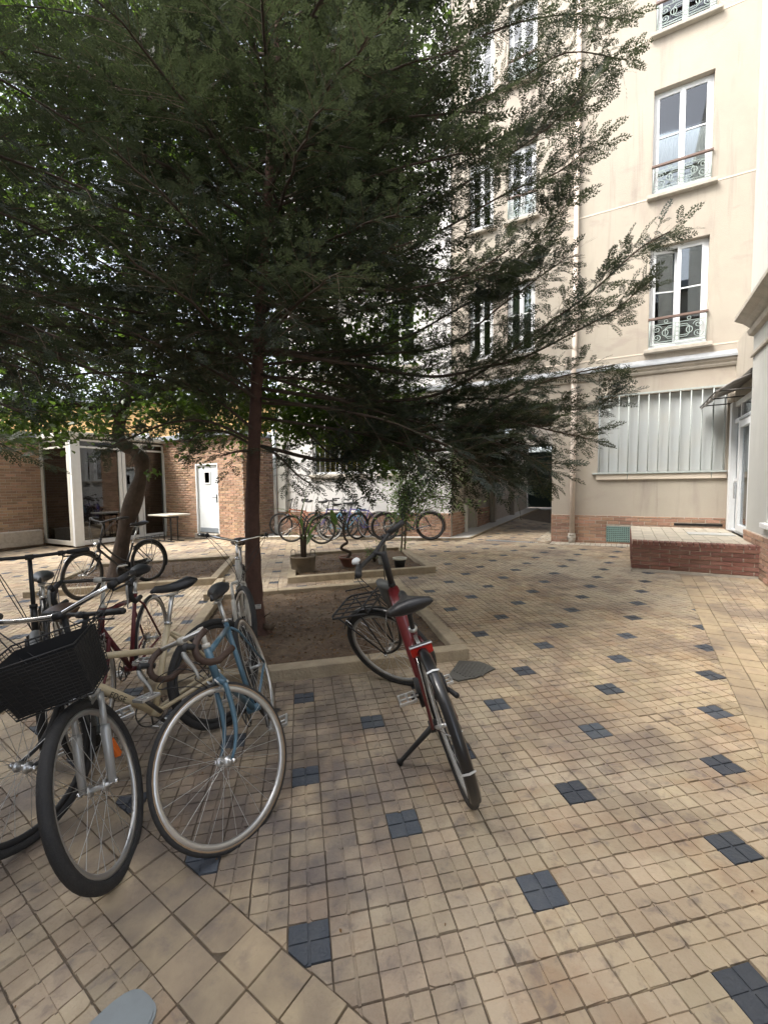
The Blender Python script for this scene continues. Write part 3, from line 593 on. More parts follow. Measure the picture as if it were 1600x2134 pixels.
# down pipe
pp = MB(); pp.tube([(.44,-.085,.34),(.44,-.085,3.69)], .055, 14); pp.tube([(.44,-.15,3.69),(.44,-.15,3.72),(.44,-.2,3.84),(.44,-.2,4.02),(.44,-.08,4.2),(.44,-.08,13.2)], .05, 14)
for z in (1.62, 1.70, 2.6, 2.68, 6.33, 8.1, 10.2): pp.tube([(.44,-.085,z),(.44,-.085,z+.03)], .064, 14)
dp = pp.build('downpipe', mat('pipe_paint', (.62, .53, .45), .6, noise=.3, nscale=8), FA)
pp = MB(); pp.tube([(.44,-.085,.42),(.44,-.085,.36)], .075, 14); pp.tube([(.44,-.085,.36),(.44,-.09,.30),(.44,-.1,.2)], [.06,.07,.07], 14); pp.tube([(.36,-.11,.33),(.52,-.11,.33)], .05, 10); pp.build('pipe_shoe', stone_m, dp)
# barred window of the ground floor
gw = MB(); gw.bbox(.93, 3.11, .08, .10, 1.74, 3.30, .003); gp_ = gw.build('barred_window', panel_w, FA)
gw = MB(); 
for x in (1.66, 2.39): gw.box(x-.012, x+.012, .068, .079, 1.75, 3.29)
gw.build('panel_joint', panel_w, gp_)
for k in range(13):
    m = MB(); x = .955+k*.1765; lo = 1.60 if k in (3, 11) else 1.735; m.tube([(x, -.045, lo), (x, -.045, 3.31)], .0105 if k not in (3, 11) else .014, 6)
    if k in (3, 11): m.tube([(x, -.045, 1.61), (x, .0, 1.60)], .014, 6)
    m.build('bar', bar_g, gp_)
m = MB(); m.box(.90, 3.13, -.062, -.030, 3.312, 3.345); m.build('bar', bar_g, gp_); m = MB(); m.bbox(.82, 3.13, -.09, -.005, 1.70, 1.733, .004); m.build('bar', bar_g, gp_)
m = MB(); m.bbox(.90, 3.13, -.055, .0, 1.585, 1.697, .006); m.build('sill', joint_m, gp_)
# brick plinth
pl = MB(); pl.box(.0, 1.11, -.028, .0, -.3, .815); pl.box(1.60, 3.2, -.028, .0, -.3, .815); pl.box(1.11, 1.60, -.028, .0, .60, .815); pl.box(1.11, 1.60, -.028, .0, -.3, .26)
plo = pl.build('plinth', mortar, FA)
brick_field(plo, (0,-.028,0), 0, 0, 3.14, .2, .815, brick_m, 300, L=.215, Hc=.062, holes=[(1.11,1.60,.26,.60), (2.32,3.1,.66,.70)], proud=.01)
m = MB(); m.bbox(.0, .04, -.034, .3, -.3, .82, .003); m.build('plinth_end', brick_m, FA)
m = MB(); m.box(2.32, 3.1, -.043, -.029, .655, .70); m.build('vent_slot', hole_m, plo)
vg = MB(); vg.bbox(1.115, 1.595, -.05, -.03, .265, .595, .003); vo = vg.build('vent_grille', vent_g, FA); m = MB()
for i in range(12):
    for k in range(8):
        x = 1.14+i*.0385; z = .285+k*.0405; r_ = .011; m.poly([(x+r_*math.cos(a), -.0515, z+r_*math.sin(a)) for a in [PI/4*q for q in range(8)]])
m.build('hole', hole_m, vo)
# the passage: side walls, ceiling, gate with daylight over and under it
PD = 9.6
mb = MB(); mb.box(0.0, .25, .2, PD+.3, -.3, 3.36); mb.box(-2.64, -2.39, .001, .95, -.3, 3.36); mb.box(-2.64, -2.39, 1.95, PD+.3, -.3, 3.36); mb.box(-3.0, -2.9, .95, 1.95, -.3, 3.36); mb.box(-2.9, -2.64, .75, .95, -.3, 3.36); mb.box(-2.9, -2.64, 1.95, 2.1, -.3, 3.36); mb.box(-2.9, .25, .2, 4.6, 3.36, 3.55); mb.box(-2.9, .25, PD-.8, PD+.3, 3.12, 5.5)
mb.box(-2.39, -2.2, 3.5, 3.62, 0, 3.35); mb.box(-2.39, -2.2, 6.2, 6.35, 0, 3.35); mb.build('passage_wall', plaster, FA)
mb = MB(); mb.box(-2.388, -2.36, .0, .93, -.3, .82); mb.box(-2.388, -2.36, 2.12, 3.4, -.3, .80); mb.box(-2.388, -2.36, 4.3, 6.1, -.3, .8); po = mb.build('passage_plinth', mortar, FA)
brick_field(po, (-2.36, .0, 0), PI/2, .0, .93, .22, .815, brick_m, 120, L=.215, Hc=.062, seed=4); brick_field(po, (-2.36, .0, 0), PI/2, 2.12, 3.4, .22, .80, brick_m, 0, L=.215, Hc=.062, seed=6)
mb = MB(); mb.bbox(-2.37, -2.29, .94, 1.03, 0, 1.0, .004); mb.build('corner_guard', offwhite, FA)
mb = MB(); mb.tube([(-2.30, 3.45, .2), (-2.30, 3.45, .9), (-2.33, 3.45, 1.1), (-2.33, 3.45, 3.3)], .04, 8); mb.build('passage_pipe', plaster, FA)
mb = MB(); mb.bbox(-2.36, -1.2, PD, PD+.05, .47, 2.88, .005); go = mb.build('gate', gate_m, FA); mb = MB(); mb.bbox(-1.19, -.02, PD, PD+.05, .47, 2.88, .005); mb.build('gate_leaf', gate_m, go)
mb = MB()
for k in range(10): mb.tube([(-2.25+k*.24, PD+.02, 2.88), (-2.25+k*.24, PD+.02, 3.1)], .012, 5)
mb.build('spike', gate_m, go)
mb = MB(); mb.box(-9, 3.5, .3, 9, TOP-.01, TOP+.25); mb.build('roof', roof_m, FA)
# ------------------------------------------------------------------ far wall with the ground floor windows
B0 = Vector((1.70, 11.03)); B1 = Vector((-2.98, 12.72)); bwl = (B0-B1).length; bwa = math.atan2((B0-B1).y, (B0-B1).x)
FW_ = thing('rear_building', 'pale rendered building with barred ground floor windows behind the row of parked bicycles', 'building', (B1.x, B1.y, 0), bwa)
hol = [(1.05, 2.62, 1.85, 3.1), (3.05, 3.62, 1.85, 3.1)]
for r_ in range(3): hol += [(1.2, 2.1, 4.6+3*r_, 6.2+3*r_), (3.2, 4.1, 4.6+3*r_, 6.2+3*r_)]
mb = MB(); wall_panel(mb, .0, bwl, -.3, TOP, hol, .2); mb.build('wall', plaster_white, FW_)
for (a, b, c, d) in hol[:2]:
    f = MB(); f.bbox(a, a+.05, .1, .15, c, d, .003); f.bbox(b-.05, b, .1, .15, c, d, .003); f.bbox(a+.05, b-.05, .101, .149, d-.05, d, .003); f.bbox(a+.05, b-.05, .101, .149, c, c+.06, .003)
    n = 2 if b-a > 1 else 1
    for k in range(1, n+1):
        if k < n+1 and n > 1 and k == 1: f.bbox((a+b)/2-.03, (a+b)/2+.03, .101, .149, c+.06, d-.05, .003)
    fo = f.build('window', white_p, FW_); m = MB(); m.box(a+.05, b-.05, .12, .125, c+.06, d-.05); m.build('pane', glass_m, fo)
    m = MB(); m.box(a, b, .2, .22, c, d); m.build('curtain', curtain_y if b-a > 1 else curtain, fo)
    for k in range(int((b-a)/.16)):
        m = MB(); x = a+.1+k*.16; m.tube([(x, -.03, c), (x, -.03, d)], .01, 5); m.build('bar', white_p, fo)
    m = MB(); m.bbox(a-.08, b+.08, -.08, .06, c-.1, c-.01, .006); m.build('sill', stone_m, fo)
for q in hol[2:]: window(FW_, *q, rail=False, curt=True)
mb = MB(); mb.box(.0, bwl-.001, -.028, 0, -.3, .80); mb.box(bwl-.72, bwl-.002, -.09, -.029, -.3, .80); po = mb.build('plinth', mortar, FW_)
brick_field(po, (0,-.028,0), 0, .02, bwl-.74, .1, .80, brick_m, 200, L=.215, Hc=.062, seed=8); brick_field(po, (0,-.09,0), 0, bwl-.72, bwl, .1, .80, brick_m, 60, L=.215, Hc=.062, seed=12)
mb = MB(); mb.bbox(0, bwl, -.09, 0, 3.70, 3.84, .02); mb.build('cornice', stone_m, FW_); mb = MB(); mb.bbox(0, bwl, -.14, 0, 3.845, 3.97, .02); mb.build('flashing', zinc, FW_)
mb = MB(); mb.box(-.02, .22, -.12, -.001, .8, 3.6); mb.build('pilaster', plaster_grey, FW_)
mb = MB(); mb.tube([(-.09, -.14, .1), (-.09, -.14, 3.4)], .055, 10); mb.build('downpipe', zinc, FW_)
mb = MB(); mb.box(-.0, bwl+2.0, .2, 9, -.2, -.1); mb.box(0, bwl, .25, 8.9, TOP, TOP+.2); mb.build('roof', roof_m, FW_)
# ------------------------------------------------------------------ brick building on the left
LB = thing('brick_outbuilding', 'low orange brick building with a white door and a glazed porch, behind the crooked tree', 'building', (-3.88, 12.15, 0), BA)
zt = 2.95
mb = MB(); wall_panel(mb, -3.45, 0, -.3, zt, [(-1.92, -1.02, .05, 2.18)], .2); wb = mb.build('wall', mortar, LB); mb = MB(); mb.box(0-.2, 0-.001, .2, 1.6, -.3, zt); mb.build('end_wall', mortar, LB); mb = MB(); mb.box(-5.25, -5.05, -7.5, -2.61, -.3, zt); mb.build('side_wall', mortar, LB)
brick_field(wb, (0,0,0), 0, -3.42, 0, .02, zt, brick_orange, 300, L=.215, Hc=.062, holes=[(-1.95, -.99, -.1, 2.21)], seed=2, proud=.01)
brick_field(wb, (0,0,0), PI/2, .0, 1.5, .05, zt, brick_orange, 0, L=.215, Hc=.062, seed=3)
brick_field(wb, (-5.05,-7.4,0), PI/2, 0, 4.78, -.12, zt, brick_orange, 300, L=.215, Hc=.062, seed=5, proud=.012)
d = MB(); d.bbox(-1.91, -1.03, .05, .09, .20, 2.17, .004); do = d.build('door', door_w, LB)
d = MB(); d.bbox(-1.86, -1.08, .038, .049, .20, .33, .003); d.build('kick_plate', door_grey, do)
d = MB()
for a, b, c_, e in ((-1.64,-1.60,1.62,2.0),(-1.40,-1.36,1.62,2.0),(-1.60,-1.40,1.62,1.66),(-1.60,-1.40,1.96,2.0)): d.bbox(a, b, .03, .049, c_, e, .003)
d.build('pane_frame', white_p, do); d = MB(); d.box(-1.60, -1.40, .042, .049, 1.66, 1.96); d.build('pane', glass_d, do)
d = MB(); d.bbox(-1.13, -1.10, .03, .049, 1.08, 1.32, .004); d.tube([(-1.115, .03, 1.22), (-1.115, -.01, 1.22), (-1.24, -.01, 1.22)], .011, 6); d.build('handle', blackm, do)
d = MB(); d.bbox(-1.93, -1.02, -.12, .1, .02, .17, .01); d.build('doorstep', stone_m, LB); d = MB(); d.bbox(-1.95,-1.915,-.012,.06,.17,2.21,.003); d.bbox(-1.025,-.99,-.012,.06,.17,2.21,.003); d.bbox(-1.915,-1.025,-.012,.06,2.175,2.21,.003); d.build('door_frame', white_p, LB)
# glazed porch: panes along x=-3.45 and on the face y=-2.6
def gpanel(pts, axis, frame_m=white_p, zb=.02, ztp=2.85, rails=(2.62,), fr=.05):
    for (a, b, w0, w1) in pts:
        m = MB()
        def bx(u0, u1, z0, z1, t=.03):
            if axis == 'y': m.bbox(-3.45-t, -3.45+t, u0, u1, z0, z1, .004)
            else: m.bbox(u0, u1, -2.6-t, -2.6+t, z0, z1, .004)
        bx(a, a+w0, zb, ztp, .035); bx(b-w1, b, zb, ztp, .035); bx(a+w0, b-w1, zb, zb+.12); bx(a+w0, b-w1, ztp-.05, ztp)
        for z in rails: bx(a+w0, b-w1, z, z+.05)
        fo = m.build('glazed_panel', frame_m, LB); m = MB()
        if axis == 'y': m.box(-3.454, -3.446, a+w0, b-w1, zb+.12, ztp-.05)
        else: m.box(a+w0, b-w1, -2.604, -2.596, zb+.12, ztp-.05)
        m.build('pane', glass_d, fo)
gpanel([(-2.56, -1.32, .13, .09), (-1.30, -.75, .09, .12), (-.73, -.0, .05, .05)], 'y')
gpanel([(-5.04, -3.52, .10, .12)], 'x', offwhite)
m = MB(); m.bbox(-3.53, -3.42, -2.63, -2.57, .0, 2.9, .005); m.bbox(-3.47, -3.42, -2.57, -2.40, .0, 2.9, .005); m.build('corner_post', white_p, LB)
m = MB(); m.bbox(-5.15, -3.25, -2.72, .3, 2.9, 3.02, .01); m.build('porch_roof', offwhite, LB)
m = MB(); m.box(-5.0, -3.5, -2.5, -.1, -.02, .0); m.box(-5.6, -3.5, .0, .05, -.3, 2.9); m.box(-5.3, -5.06, -2.6, .0, -.3, 2.9); m.build('porch_wall', brick_orange, LB); m = MB(); m.box(-5.3, -3.5, -2.6, .0, 2.86, 2.89); m.build('porch_ceiling', room, LB)
m = MB(); m.bbox(-3.44, -3.37, -.05, -.012, .15, 2.6, .004); m.build('cover_strip', white_p, LB)
m = MB(); m.bbox(-5.6, .12, -.18, .3, zt, zt+.14, .01); m.box(-6, .1, .3, 3.5, zt, zt+.1); m.bbox(-5.5, -4.98, -7.6, -2.5, zt, zt+.14, .01); m.box(-8,-5.5,-7.6,.0,zt,zt+.1); m.build('roof_edge', roof_m, LB)
m = MB(); m.bbox(-5.05, -4.85, -4.6, -2.75, .0, .42, .02); m.build('ledge', mortar, LB)
# ------------------------------------------------------------------ grey building on the right
RA = math.radians(61); RB = thing('grey_building', 'grey rendered building with a stone cornice and glazed entrance at the right edge', 'building', (5.15, 5.92, 0), RA)
def RW(u, v, z=0): return Vector((5.15+.4848*u-.8746*v, 5.92+.8746*u+.4848*v, z))
mb = MB(); 
mb.M = Matrix.Rotation(PI, 4, 'Z')       # outside of this wall is +y: build it mirrored
wall_panel(mb, -1.0, 7.5, -.3, 3.72, [(.12, 1.5, .98, 2.7)], .25); mb.M = None; mb.box(.75, .999, -.25, -.1, -.3, 3.72); mb.build('wall', plaster_grey, RB); mb = MB(); mb.M = Matrix.Rotation(PI, 4, 'Z'); wall_panel(mb, -3.45, 7.5, 4.0, TOP, [(-.55, .45, 4.62, 6.6), (2.4, 3.4, 4.62, 6.6), (-.55, .45, 7.62, 9.6)], .25, .28); mb.M = None
mb.build('upper_wall', plaster_grey, RB)
m = MB(); m.M = Matrix.Rotation(PI, 4, 'Z')
m._add([(x, y, z) for x in (-1.02, 7.5) for (y, z) in ((0,3.72),(-.06,3.74),(-.08,3.80),(-.04,3.84),(-.13,3.92),(-.24,3.98),(-.24,4.03),(.28,4.12),(.28,3.72))], [tuple((k, (k+1)%9, 9+(k+1)%9, 9+k)) for k in range(9)]+[tuple(range(8,-1,-1)), tuple(range(9,18))]); m.build('cornice', stone_m, RB)
m = MB(); m.M = Matrix.Rotation(PI, 4, 'Z'); m.bbox(-1.01, 7.5, -.035, 0, 3.40, 3.46, .01); m.build('string_course', stone_m, RB)
m = MB(); m.M = Matrix.Rotation(PI, 4, 'Z'); m.bbox(-.65, .55, .12, .4, 4.5, 4.6, .01); m.build('sill', stone_m, RB)
m = MB(); m.M = Matrix.Rotation(PI, 4, 'Z'); m.bbox(.02, 1.55, -.06, .1, .90, .965, .006); m.build('sill', white_p, RB)
m = MB(); m.M = Matrix.Rotation(PI, 4, 'Z')
for a, b in ((.12,.18),(1.44,1.5),(.78,.84)): m.bbox(a, b, .08, .14, .98, 2.7, .004)
fo = m.build('window', white_p, RB); m = MB(); m.M = Matrix.Rotation(PI, 4, 'Z'); m.box(.18, 1.44, .11, .115, .98, 2.7); m.build('pane', glass_m, fo)
for q in ((-.55, .45, 4.62, 6.6), (2.4, 3.4, 4.62, 6.6), (-.55, .45, 7.62, 9.6)):
    m = MB(); m.M = Matrix.Rotation(PI, 4, 'Z')
    for a, b in ((q[0], q[0]+.06), (q[1]-.06, q[1]), ((q[0]+q[1])/2-.04, (q[0]+q[1])/2+.04)): m.bbox(a, b, .40, .45, q[2], q[3], .004)
    fo = m.build('window', white_p, RB); m = MB(); m.M = Matrix.Rotation(PI, 4, 'Z'); m.box(q[0], q[1], .43, .435, q[2], q[3]); m.build('pane', glass_m, fo)
m = MB(); m.box(-7.5, .999, -.001, .03, -.3, .78); po = m.build('plinth', mortar, RB)
brick_field(po, (.999, .03, 0), PI, .0, 3.4, .12, .78, brick_m, 260, L=.215, Hc=.062, seed=21, proud=.012)
m = MB(); m.box(1.0, 3.12, -.12, -.10, 2.95, 4.1); m.box(2.62, 3.12, -.12, -.10, -.3, 2.95); m.build('door_wall', plaster, RB)
# entrance
def post(m, a, b, z0=.62, z1=2.95, y0=-.13, y1=-.04): m.bbox(a, b, y0, y1, z0, z1, .005)
m = MB(); post(m, 2.42, 2.60, y1=.0); post(m, 1.02, 1.10); m.bbox(1.10, 2.42, -.12, -.05, 2.86, 2.95, .005); m.bbox(1.10, 2.42, -.12, -.05, 2.56, 2.64, .005); post(m, 1.98, 2.06, z1=2.56); m.bbox(1.10, 2.42, -.12, -.05, .62, .66, .005); m.bbox(1.95,2.02,-.115,-.055,2.64,2.86,.004)
en = m.build('entrance', white_p, RB)
m = MB(); m.bbox(1.11, 1.22, -.11, -.03, .665, 2.55, .005); m.bbox(1.87, 1.97, -.11, -.03, .665, 2.55, .005); m.bbox(1.22, 1.87, -.109, -.031, .665, .78, .005); m.bbox(1.22, 1.87, -.109, -.031, 2.44, 2.55, .005); m.build('door_leaf', white_p, en)
m = MB(); m.box(1.22, 1.87, -.075, -.07, .78, 2.44); m.build('pane', glass_m, en)
m = MB(); m.box(2.06, 2.42, -.09, -.085, .66, 1.52); m.build('pane', glass_m, en); m = MB(); m.box(2.06, 2.42, -.09, -.085, 1.58, 2.56); m.build('pane', glass_m, en); m = MB(); m.bbox(2.06, 2.42, -.11, -.06, 1.52, 1.58, .004); m.build('transom', white_p, en)
m = MB(); m.box(1.10, 2.42, -.09, -.085, 2.64, 2.86); m.build('pane', glass_d, en)
m = MB(); m.bbox(2.0, 2.09, -.03, .0, 1.22, 1.50, .004); m.build('intercom', zinc, en); m = MB(); m.bbox(1.2, 1.95, -.045, -.02, 2.57, 2.60, .003); m.build('door_closer', zinc, en)
m = MB(); m.box(1.0, 2.6, -1.5, -1.45, .0, 3.0); m.box(1.0, 2.6, -1.5, -.13, .60, .62); m.box(1.0,1.05,-1.45,-.2,.62,3); m.build('lobby', room, RB)
# canopy: curved metal bays
n = 4; L0, L1 = 1.05, 2.75
for k in range(n):
    a = L0+(L1-L0)*k/n; b = L0+(L1-L0)*(k+1)/n; secs = []
    for i in range(7):
        t = i/6; x = a+(b-a)*t; sag = -.05*math.sin(PI*t)
        secs.append([(x, -.1, 3.22), (x, .22, 3.10+sag*.6), (x, .44, 2.95+sag), (x, .44, 2.94+sag-.006), (x, .22, 3.09+sag*.6-.006), (x, -.1, 3.205)])
    m = MB(); m.loft(secs); o = m.build('canopy_sheet', metal_sheet, RB)
m = MB(); m.tube([(L0, .44, 2.945), (L1, .44, 2.945)], .012, 5); m.bbox(L0-.02, L1+.02, -.1, .02, 3.2, 3.26, .01)
for x in (1.1, 1.9, 2.7): m.tube([(x, -.09, 2.97), (x, .4, 2.96)], .012, 5)
m.build('canopy_frame', steel_d, RB)
# small hook on the wall
# ------------------------------------------------------------------ brick platform in front of the entrance
PF = thing('brick_platform', 'low red brick platform with a paved top in front of the entrance', 'platform', (3.79, 6.67, 0), BA)
pw = 1.545
m = MB(); m.bbox(.0, pw, .0, 2.80, -.2, .60, .004); pb = m.build('core', mortar, PF)
m = MB(); m.bbox(-.012, pw-.01, -.014, .3, -.2, .215, .006); m.build('footing', stone_m, PF)
brick_field(pb, (0, -.001, 0), 0, .0, pw, .222, .595, brick_red, 300, L=.235, Hc=.052, j=.010, proud=.012, seed=31)
brick_field(pb, (-.001, 2.8, 0), -PI/2, .0, 2.8, .222, .595, brick_red, 300, L=.235, Hc=.052, j=.010, proud=.012, seed=32)
bt = MB(); bt.bbox(-.5, .5, -.5, .5, -.5, .5, .04); btm = bt.mesh('brick', brick_red)
for k in range(22): o = link('brick', btm, PF, (.035+k*.0705, .10, .61+random.gauss(0,.001))); o.scale = (.06, .225, .05); o.rotation_euler.z = random.gauss(0,.01)
tt = MB(); tt.bbox(-.5, .5, -.5, .5, -.5, .5, .03); ttm = tt.mesh('top_tile', sett_m)
for i in range(9):
    for k in range(15): o = link('top_tile', ttm, PF, (.085+i*.172, .31+k*.168, .606+random.gauss(0,.001))); o.scale = (.165, .16, .03)
m = MB(); m.bbox(.85, 1.5, 1.4, 1.75, .622, .634, .004); m.build('doormat', plaster_grey, PF)
# ------------------------------------------------------------------ far ochre building over the roofs, left
OB = thing('distant_building', 'ochre rendered building glimpsed between leaves above the low brick roof', 'building', (-16, 30, 0), 0)
m = MB(); m.box(-12, 14, 0, 8, -1, 7.2); m.build('wall', ochre, OB); m = MB(); m.box(-12.3, 14.3, -.4, 8.4, 7.2, 7.6); m.build('roof', roof_m, OB)
for k in range(8):
    m = MB(); m.bbox(-10+k*3, -8.8+k*3, -.05, 0, 3.4, 5.2, .01); m.build('window', white_p, OB)
# white table
TB = thing('garden_table', 'white topped table with dark metal legs against the brick wall', 'table', (-6.05, 12.35, gz(-6.05, 12.35)), BA)
m = MB(); m.bbox(-.42, .42, -.36, .36, .73, .77, .008); m.build('table_top', offwhite, TB)
for x in (-.12, .17):
    for y in (-.1, .12): m = MB(); m.tube([(x, y, .0), (x, y, .73)], .018, 6); m.build('leg', blackm, TB)
m = MB(); m.bbox(-.3, .36, -.18, -.12, 0, .03, .004); m.bbox(-.3, .36, .12, .18, 0, .03, .004); m.bbox(-.14, .2, -.13, .15, .66, .70, .004); m.build('base', blackm, TB)

# ------------------------------------------------------------------ the side of the courtyard behind the viewer (seen in the window glass, shades the near paving)
o0 = F0 + bu*-15 + bv*-14.3; CB = thing('opposite_building', 'beige rendered building closing the courtyard behind the viewer', 'building', (o0.x, o0.y, 0), BA)
mb = MB(); mb.box(0, 19.5, -5, 0, -1, 10.3); mb.build('wall', plaster, CB)
mb = MB(); mb.box(-.3, 19.8, -5.3, .3, 10.3, 10.7); mb.build('roof', roof_m, CB)
for k in range(6):
    for j in range(4):
        m = MB(); m.bbox(1.5+k*3, 2.5+k*3, .0, .04, 1.2+j*3, 3.1+j*3, .01); w_ = m.build('window', white_p, CB); m = MB(); m.box(1.58+k*3, 2.42+k*3, .041, .046, 1.28+j*3, 3.02+j*3); m.build('pane', glass_d, w_)
# ------------------------------------------------------------------ bicycles
def lerp(a, b, t): return Vector(a)+(Vector(b)-Vector(a))*t
def bez(p0, p1, p2, p3, n=10):
    p0, p1, p2, p3 = map(Vector, (p0, p1, p2, p3)); return [p0*(1-t)**3+p1*3*t*(1-t)**2+p2*3*t*t*(1-t)+p3*t**3 for t in [i/n for i in range(n+1)]]
def saddle_secs(L=.27, W=.14, dz=0):
    """cross sections from nose (x=+) to tail"""
    secs = []
    for i in range(11):
        t = i/10; x = .5*L - L*t; w = W*(.16+.10*t if t < .35 else .195+.805*math.sin(min(1, (t-.35)/.5)*PI/2)**1.5)/2*(1 if t < .9 else .9)
        h = .022+.022*t; z = .0+.018*(t-.5)**2*4 - (.012 if i == 0 else 0); q = []
        for k in range(12):
            a = 2*PI*k/12; q.append((x, w*math.cos(a), z + (h if math.sin(a) > 0 else h*.75)*math.sin(a)*(1 if i not in (0, 10) else .5)))
        secs.append(q)
    return secs
def bicycle(label, pos, heading, lean, steer, pitch=0., dz=0., group=None, lod=2,
            R=.345, tr=.017, wb=1.06, bb=(.43,.28), st=(.27,.74), hb=(.80,.66), ht=(.76,.80), sad=.93, bar='flat', bar_z=1.02, bar_w=.29, bar_fwd=.03, reach=.06,
            frame=blackp, fork=None, rim=alu, side=None, tube=.016, dtube=None, top='diamond', saddle_mat=seat_m, grip=blackm, stem_m=None, bar_m=None,
            fenders=False, fender_m=None, rack=False, frontrack=False, basket=None, kick=False, chaincase=False, suspension=False, reflector=False, taillight=False, headlight=False, motor=False, lockbag=False, saddle_len=.27, saddle_w=.15, drop_tape=blackm, crank_a=.6, text=None, bell=False, childseat=False, name='bicycle'):
    t = thing(name, label, 'bicycle', group=group)
    h = heading; sl = (.0221429)*math.cos(h)+(.0125191)*math.sin(h)
    t.matrix_world = Matrix.Translation((pos[0], pos[1], gz(*pos)+dz)) @ Matrix.Rotation(h, 4, 'Z') @ Matrix.Rotation(-math.atan(sl)-pitch, 4, 'Y') @ Matrix.Rotation(lean, 4, 'X')
    fork = fork or frame; stem_m = stem_m or blackm; bar_m = bar_m or stem_m; nw = {2: 56, 1: 32}[lod]; nt = {2: 9, 1: 5}[lod]; n8 = 8 if lod == 2 else 5
    BBp = Vector((bb[0], 0, bb[1])); ST = Vector((st[0], 0, st[1])); HB = Vector((hb[0], 0, hb[1])); HT = Vector((ht[0], 0, ht[1])); RH = Vector((0, 0, R)); ax = (HT-HB).normalized()
    S = Matrix.Translation(HB) @ Matrix.Rotation(steer, 4, ax) @ Matrix.Translation(-HB)      # everything that turns with the bars
    # frame
    m = MB(); d = dtube or tube*1.15
    m.tube([HB-ax*.012, HT+ax*.012], tube*1.25, n8+2)
    if top == 'diamond': m.tube([HT-ax*.025, ST-Vector((0,0,.02))], tube, n8); m.tube([HB+ax*.02, BBp], d, n8)
    elif top == 'slope': m.tube([HT-ax*.03, lerp(BBp, ST, .72)], tube, n8); m.tube([HB+ax*.02, BBp], d, n8)
    elif top == 'step': m.tube(bez(HT-ax*.03, lerp(HT, BBp, .45)+Vector((0,0,-.02)), lerp(HT, BBp, .8)+Vector((-.02,0,.06)), lerp(BBp, ST, .32), 8), tube*.9, n8); m.tube(bez(HB+ax*.01, lerp(HB, BBp, .4), lerp(HB, BBp, .8)-Vector((0,0,.02)), BBp, 8), d, n8)
    elif top == 'hull': m.tube([HT-ax*.02, lerp(HT, BBp, .35), lerp(HT, BBp, .8), BBp+Vector((-.02,0,.03))], [d*.9, d*1.15, d*1.1, d], 12, flat=.72)
    m.tube([BBp, ST+(ST-BBp).normalized()*.02], tube*1.02, n8); m.tube([BBp-Vector((0,.036,0)), BBp+Vector((0,.036,0))], tube*1.5, 10)
    for s in (-1, 1):
        m.tube([BBp+Vector((-.03,s*.02,0)), RH+Vector((.05,s*.058,0)), RH+Vector((.005,s*.062,0))], [tube*.7, tube*.55, tube*.5], n8-2)
        m.tube([ST+Vector((-.01,s*.015,-.03)), lerp(ST, RH, .2)+Vector((0,s*.038,0)), RH+Vector((.0,s*.062,.01))], [tube*.55, tube*.5, tube*.5], n8-2)
    fr = m.build('frame', frame, t)
    if text:
        cu = bpy.data.curves.new('lettering', 'FONT'); cu.body = text; cu.size = .038; cu.extrude = .0006; cu.align_x = 'CENTER'; tmp = bpy.data.objects.new('lettering', cu); col.objects.link(tmp)
        bpy.context.view_layer.update(); me = bpy.data.meshes.new_from_object(tmp); bpy.data.objects.remove(tmp); me.materials.clear(); me.materials.append(blackm)
        for s in (1, -1):
            o = link('lettering', me, fr); dd = (HB-BBp).normalized(); xx = dd if s < 0 else -dd; nn = Vector((0, s, 0)); yy = nn.cross(xx)
            if yy.z < 0: xx = -xx; yy = -yy
            zz = xx.cross(yy); p = lerp(BBp, HB, .5)+zz*(d+.0012)-yy*.013; o.matrix_local = Matrix(((xx.x,yy.x,zz.x,p.x),(xx.y,yy.y,zz.y,p.y),(xx.z,yy.z,zz.z,p.z),(0,0,0,1)))
    # wheels
    def wheel(c, M=None):
        w_ = MB(); w_.M = M; w_.ring(c, (0,1,0), R-tr, tr, nw, nt); root = w_.build('wheel', rubber, t)
        if side:
            m = MB(); m.M = M
            for s in (-1, 1): m.ring(c, (0,1,0), 0, 0, nw, prof=[(R-tr*1.25, s*tr*.93), (R-tr*1.9, s*tr*.86), (R-tr*1.9, s*tr*.7), (R-tr*1.25, s*tr*.8)])
            m.build('sidewall', side, root)
        m = MB(); m.M = M; m.ring(c, (0,1,0), R-tr*2-.008, 0, nw, prof=[(.012, .011), (-.006, .010), (-.012, .004), (-.012, -.004), (-.006, -.010), (.012, -.011)]); m.build('rim', rim, root)
        m = MB(); m.M = M; C = Vector(c); m.tube([C+Vector((0,-.05,0)), C+Vector((0,.05,0))], .011, 8); 
        for s in (-1, 1): m.tube([C+Vector((0,s*.028,0)), C+Vector((0,s*.033,0))], .024, 10)
        m.build('hub', alu if lod == 2 else steel_d, root)
        m = MB(); m.M = M; n = 28 if lod == 2 else 20; rr = R-tr*2-.018
        for k in range(n):
            a = 2*PI*k/n; s = 1 if k % 2 else -1; b_ = a + (.62 if (k//2) % 2 else -.62)
            m.tube([C+Vector((.023*math.cos(b_), s*.030, .023*math.sin(b_))), C+Vector((rr*math.cos(a), s*.002, rr*math.sin(a)))], .0013 if lod == 2 else .0018, 3, caps=False)
        o = m.build('spokes', alu, root); o['kind'] = 'stuff'
        m = MB(); m.M = M; a = 2.2; m.tube([C+Vector(((rr+.01)*math.cos(a),0,(rr+.01)*math.sin(a))), C+Vector(((rr-.035)*math.cos(a),0,(rr-.035)*math.sin(a)))], .003, 4); m.build('valve', blackm, root)
        return root
    wheel((0,0,R)); wf = wheel((wb,0,R), S)
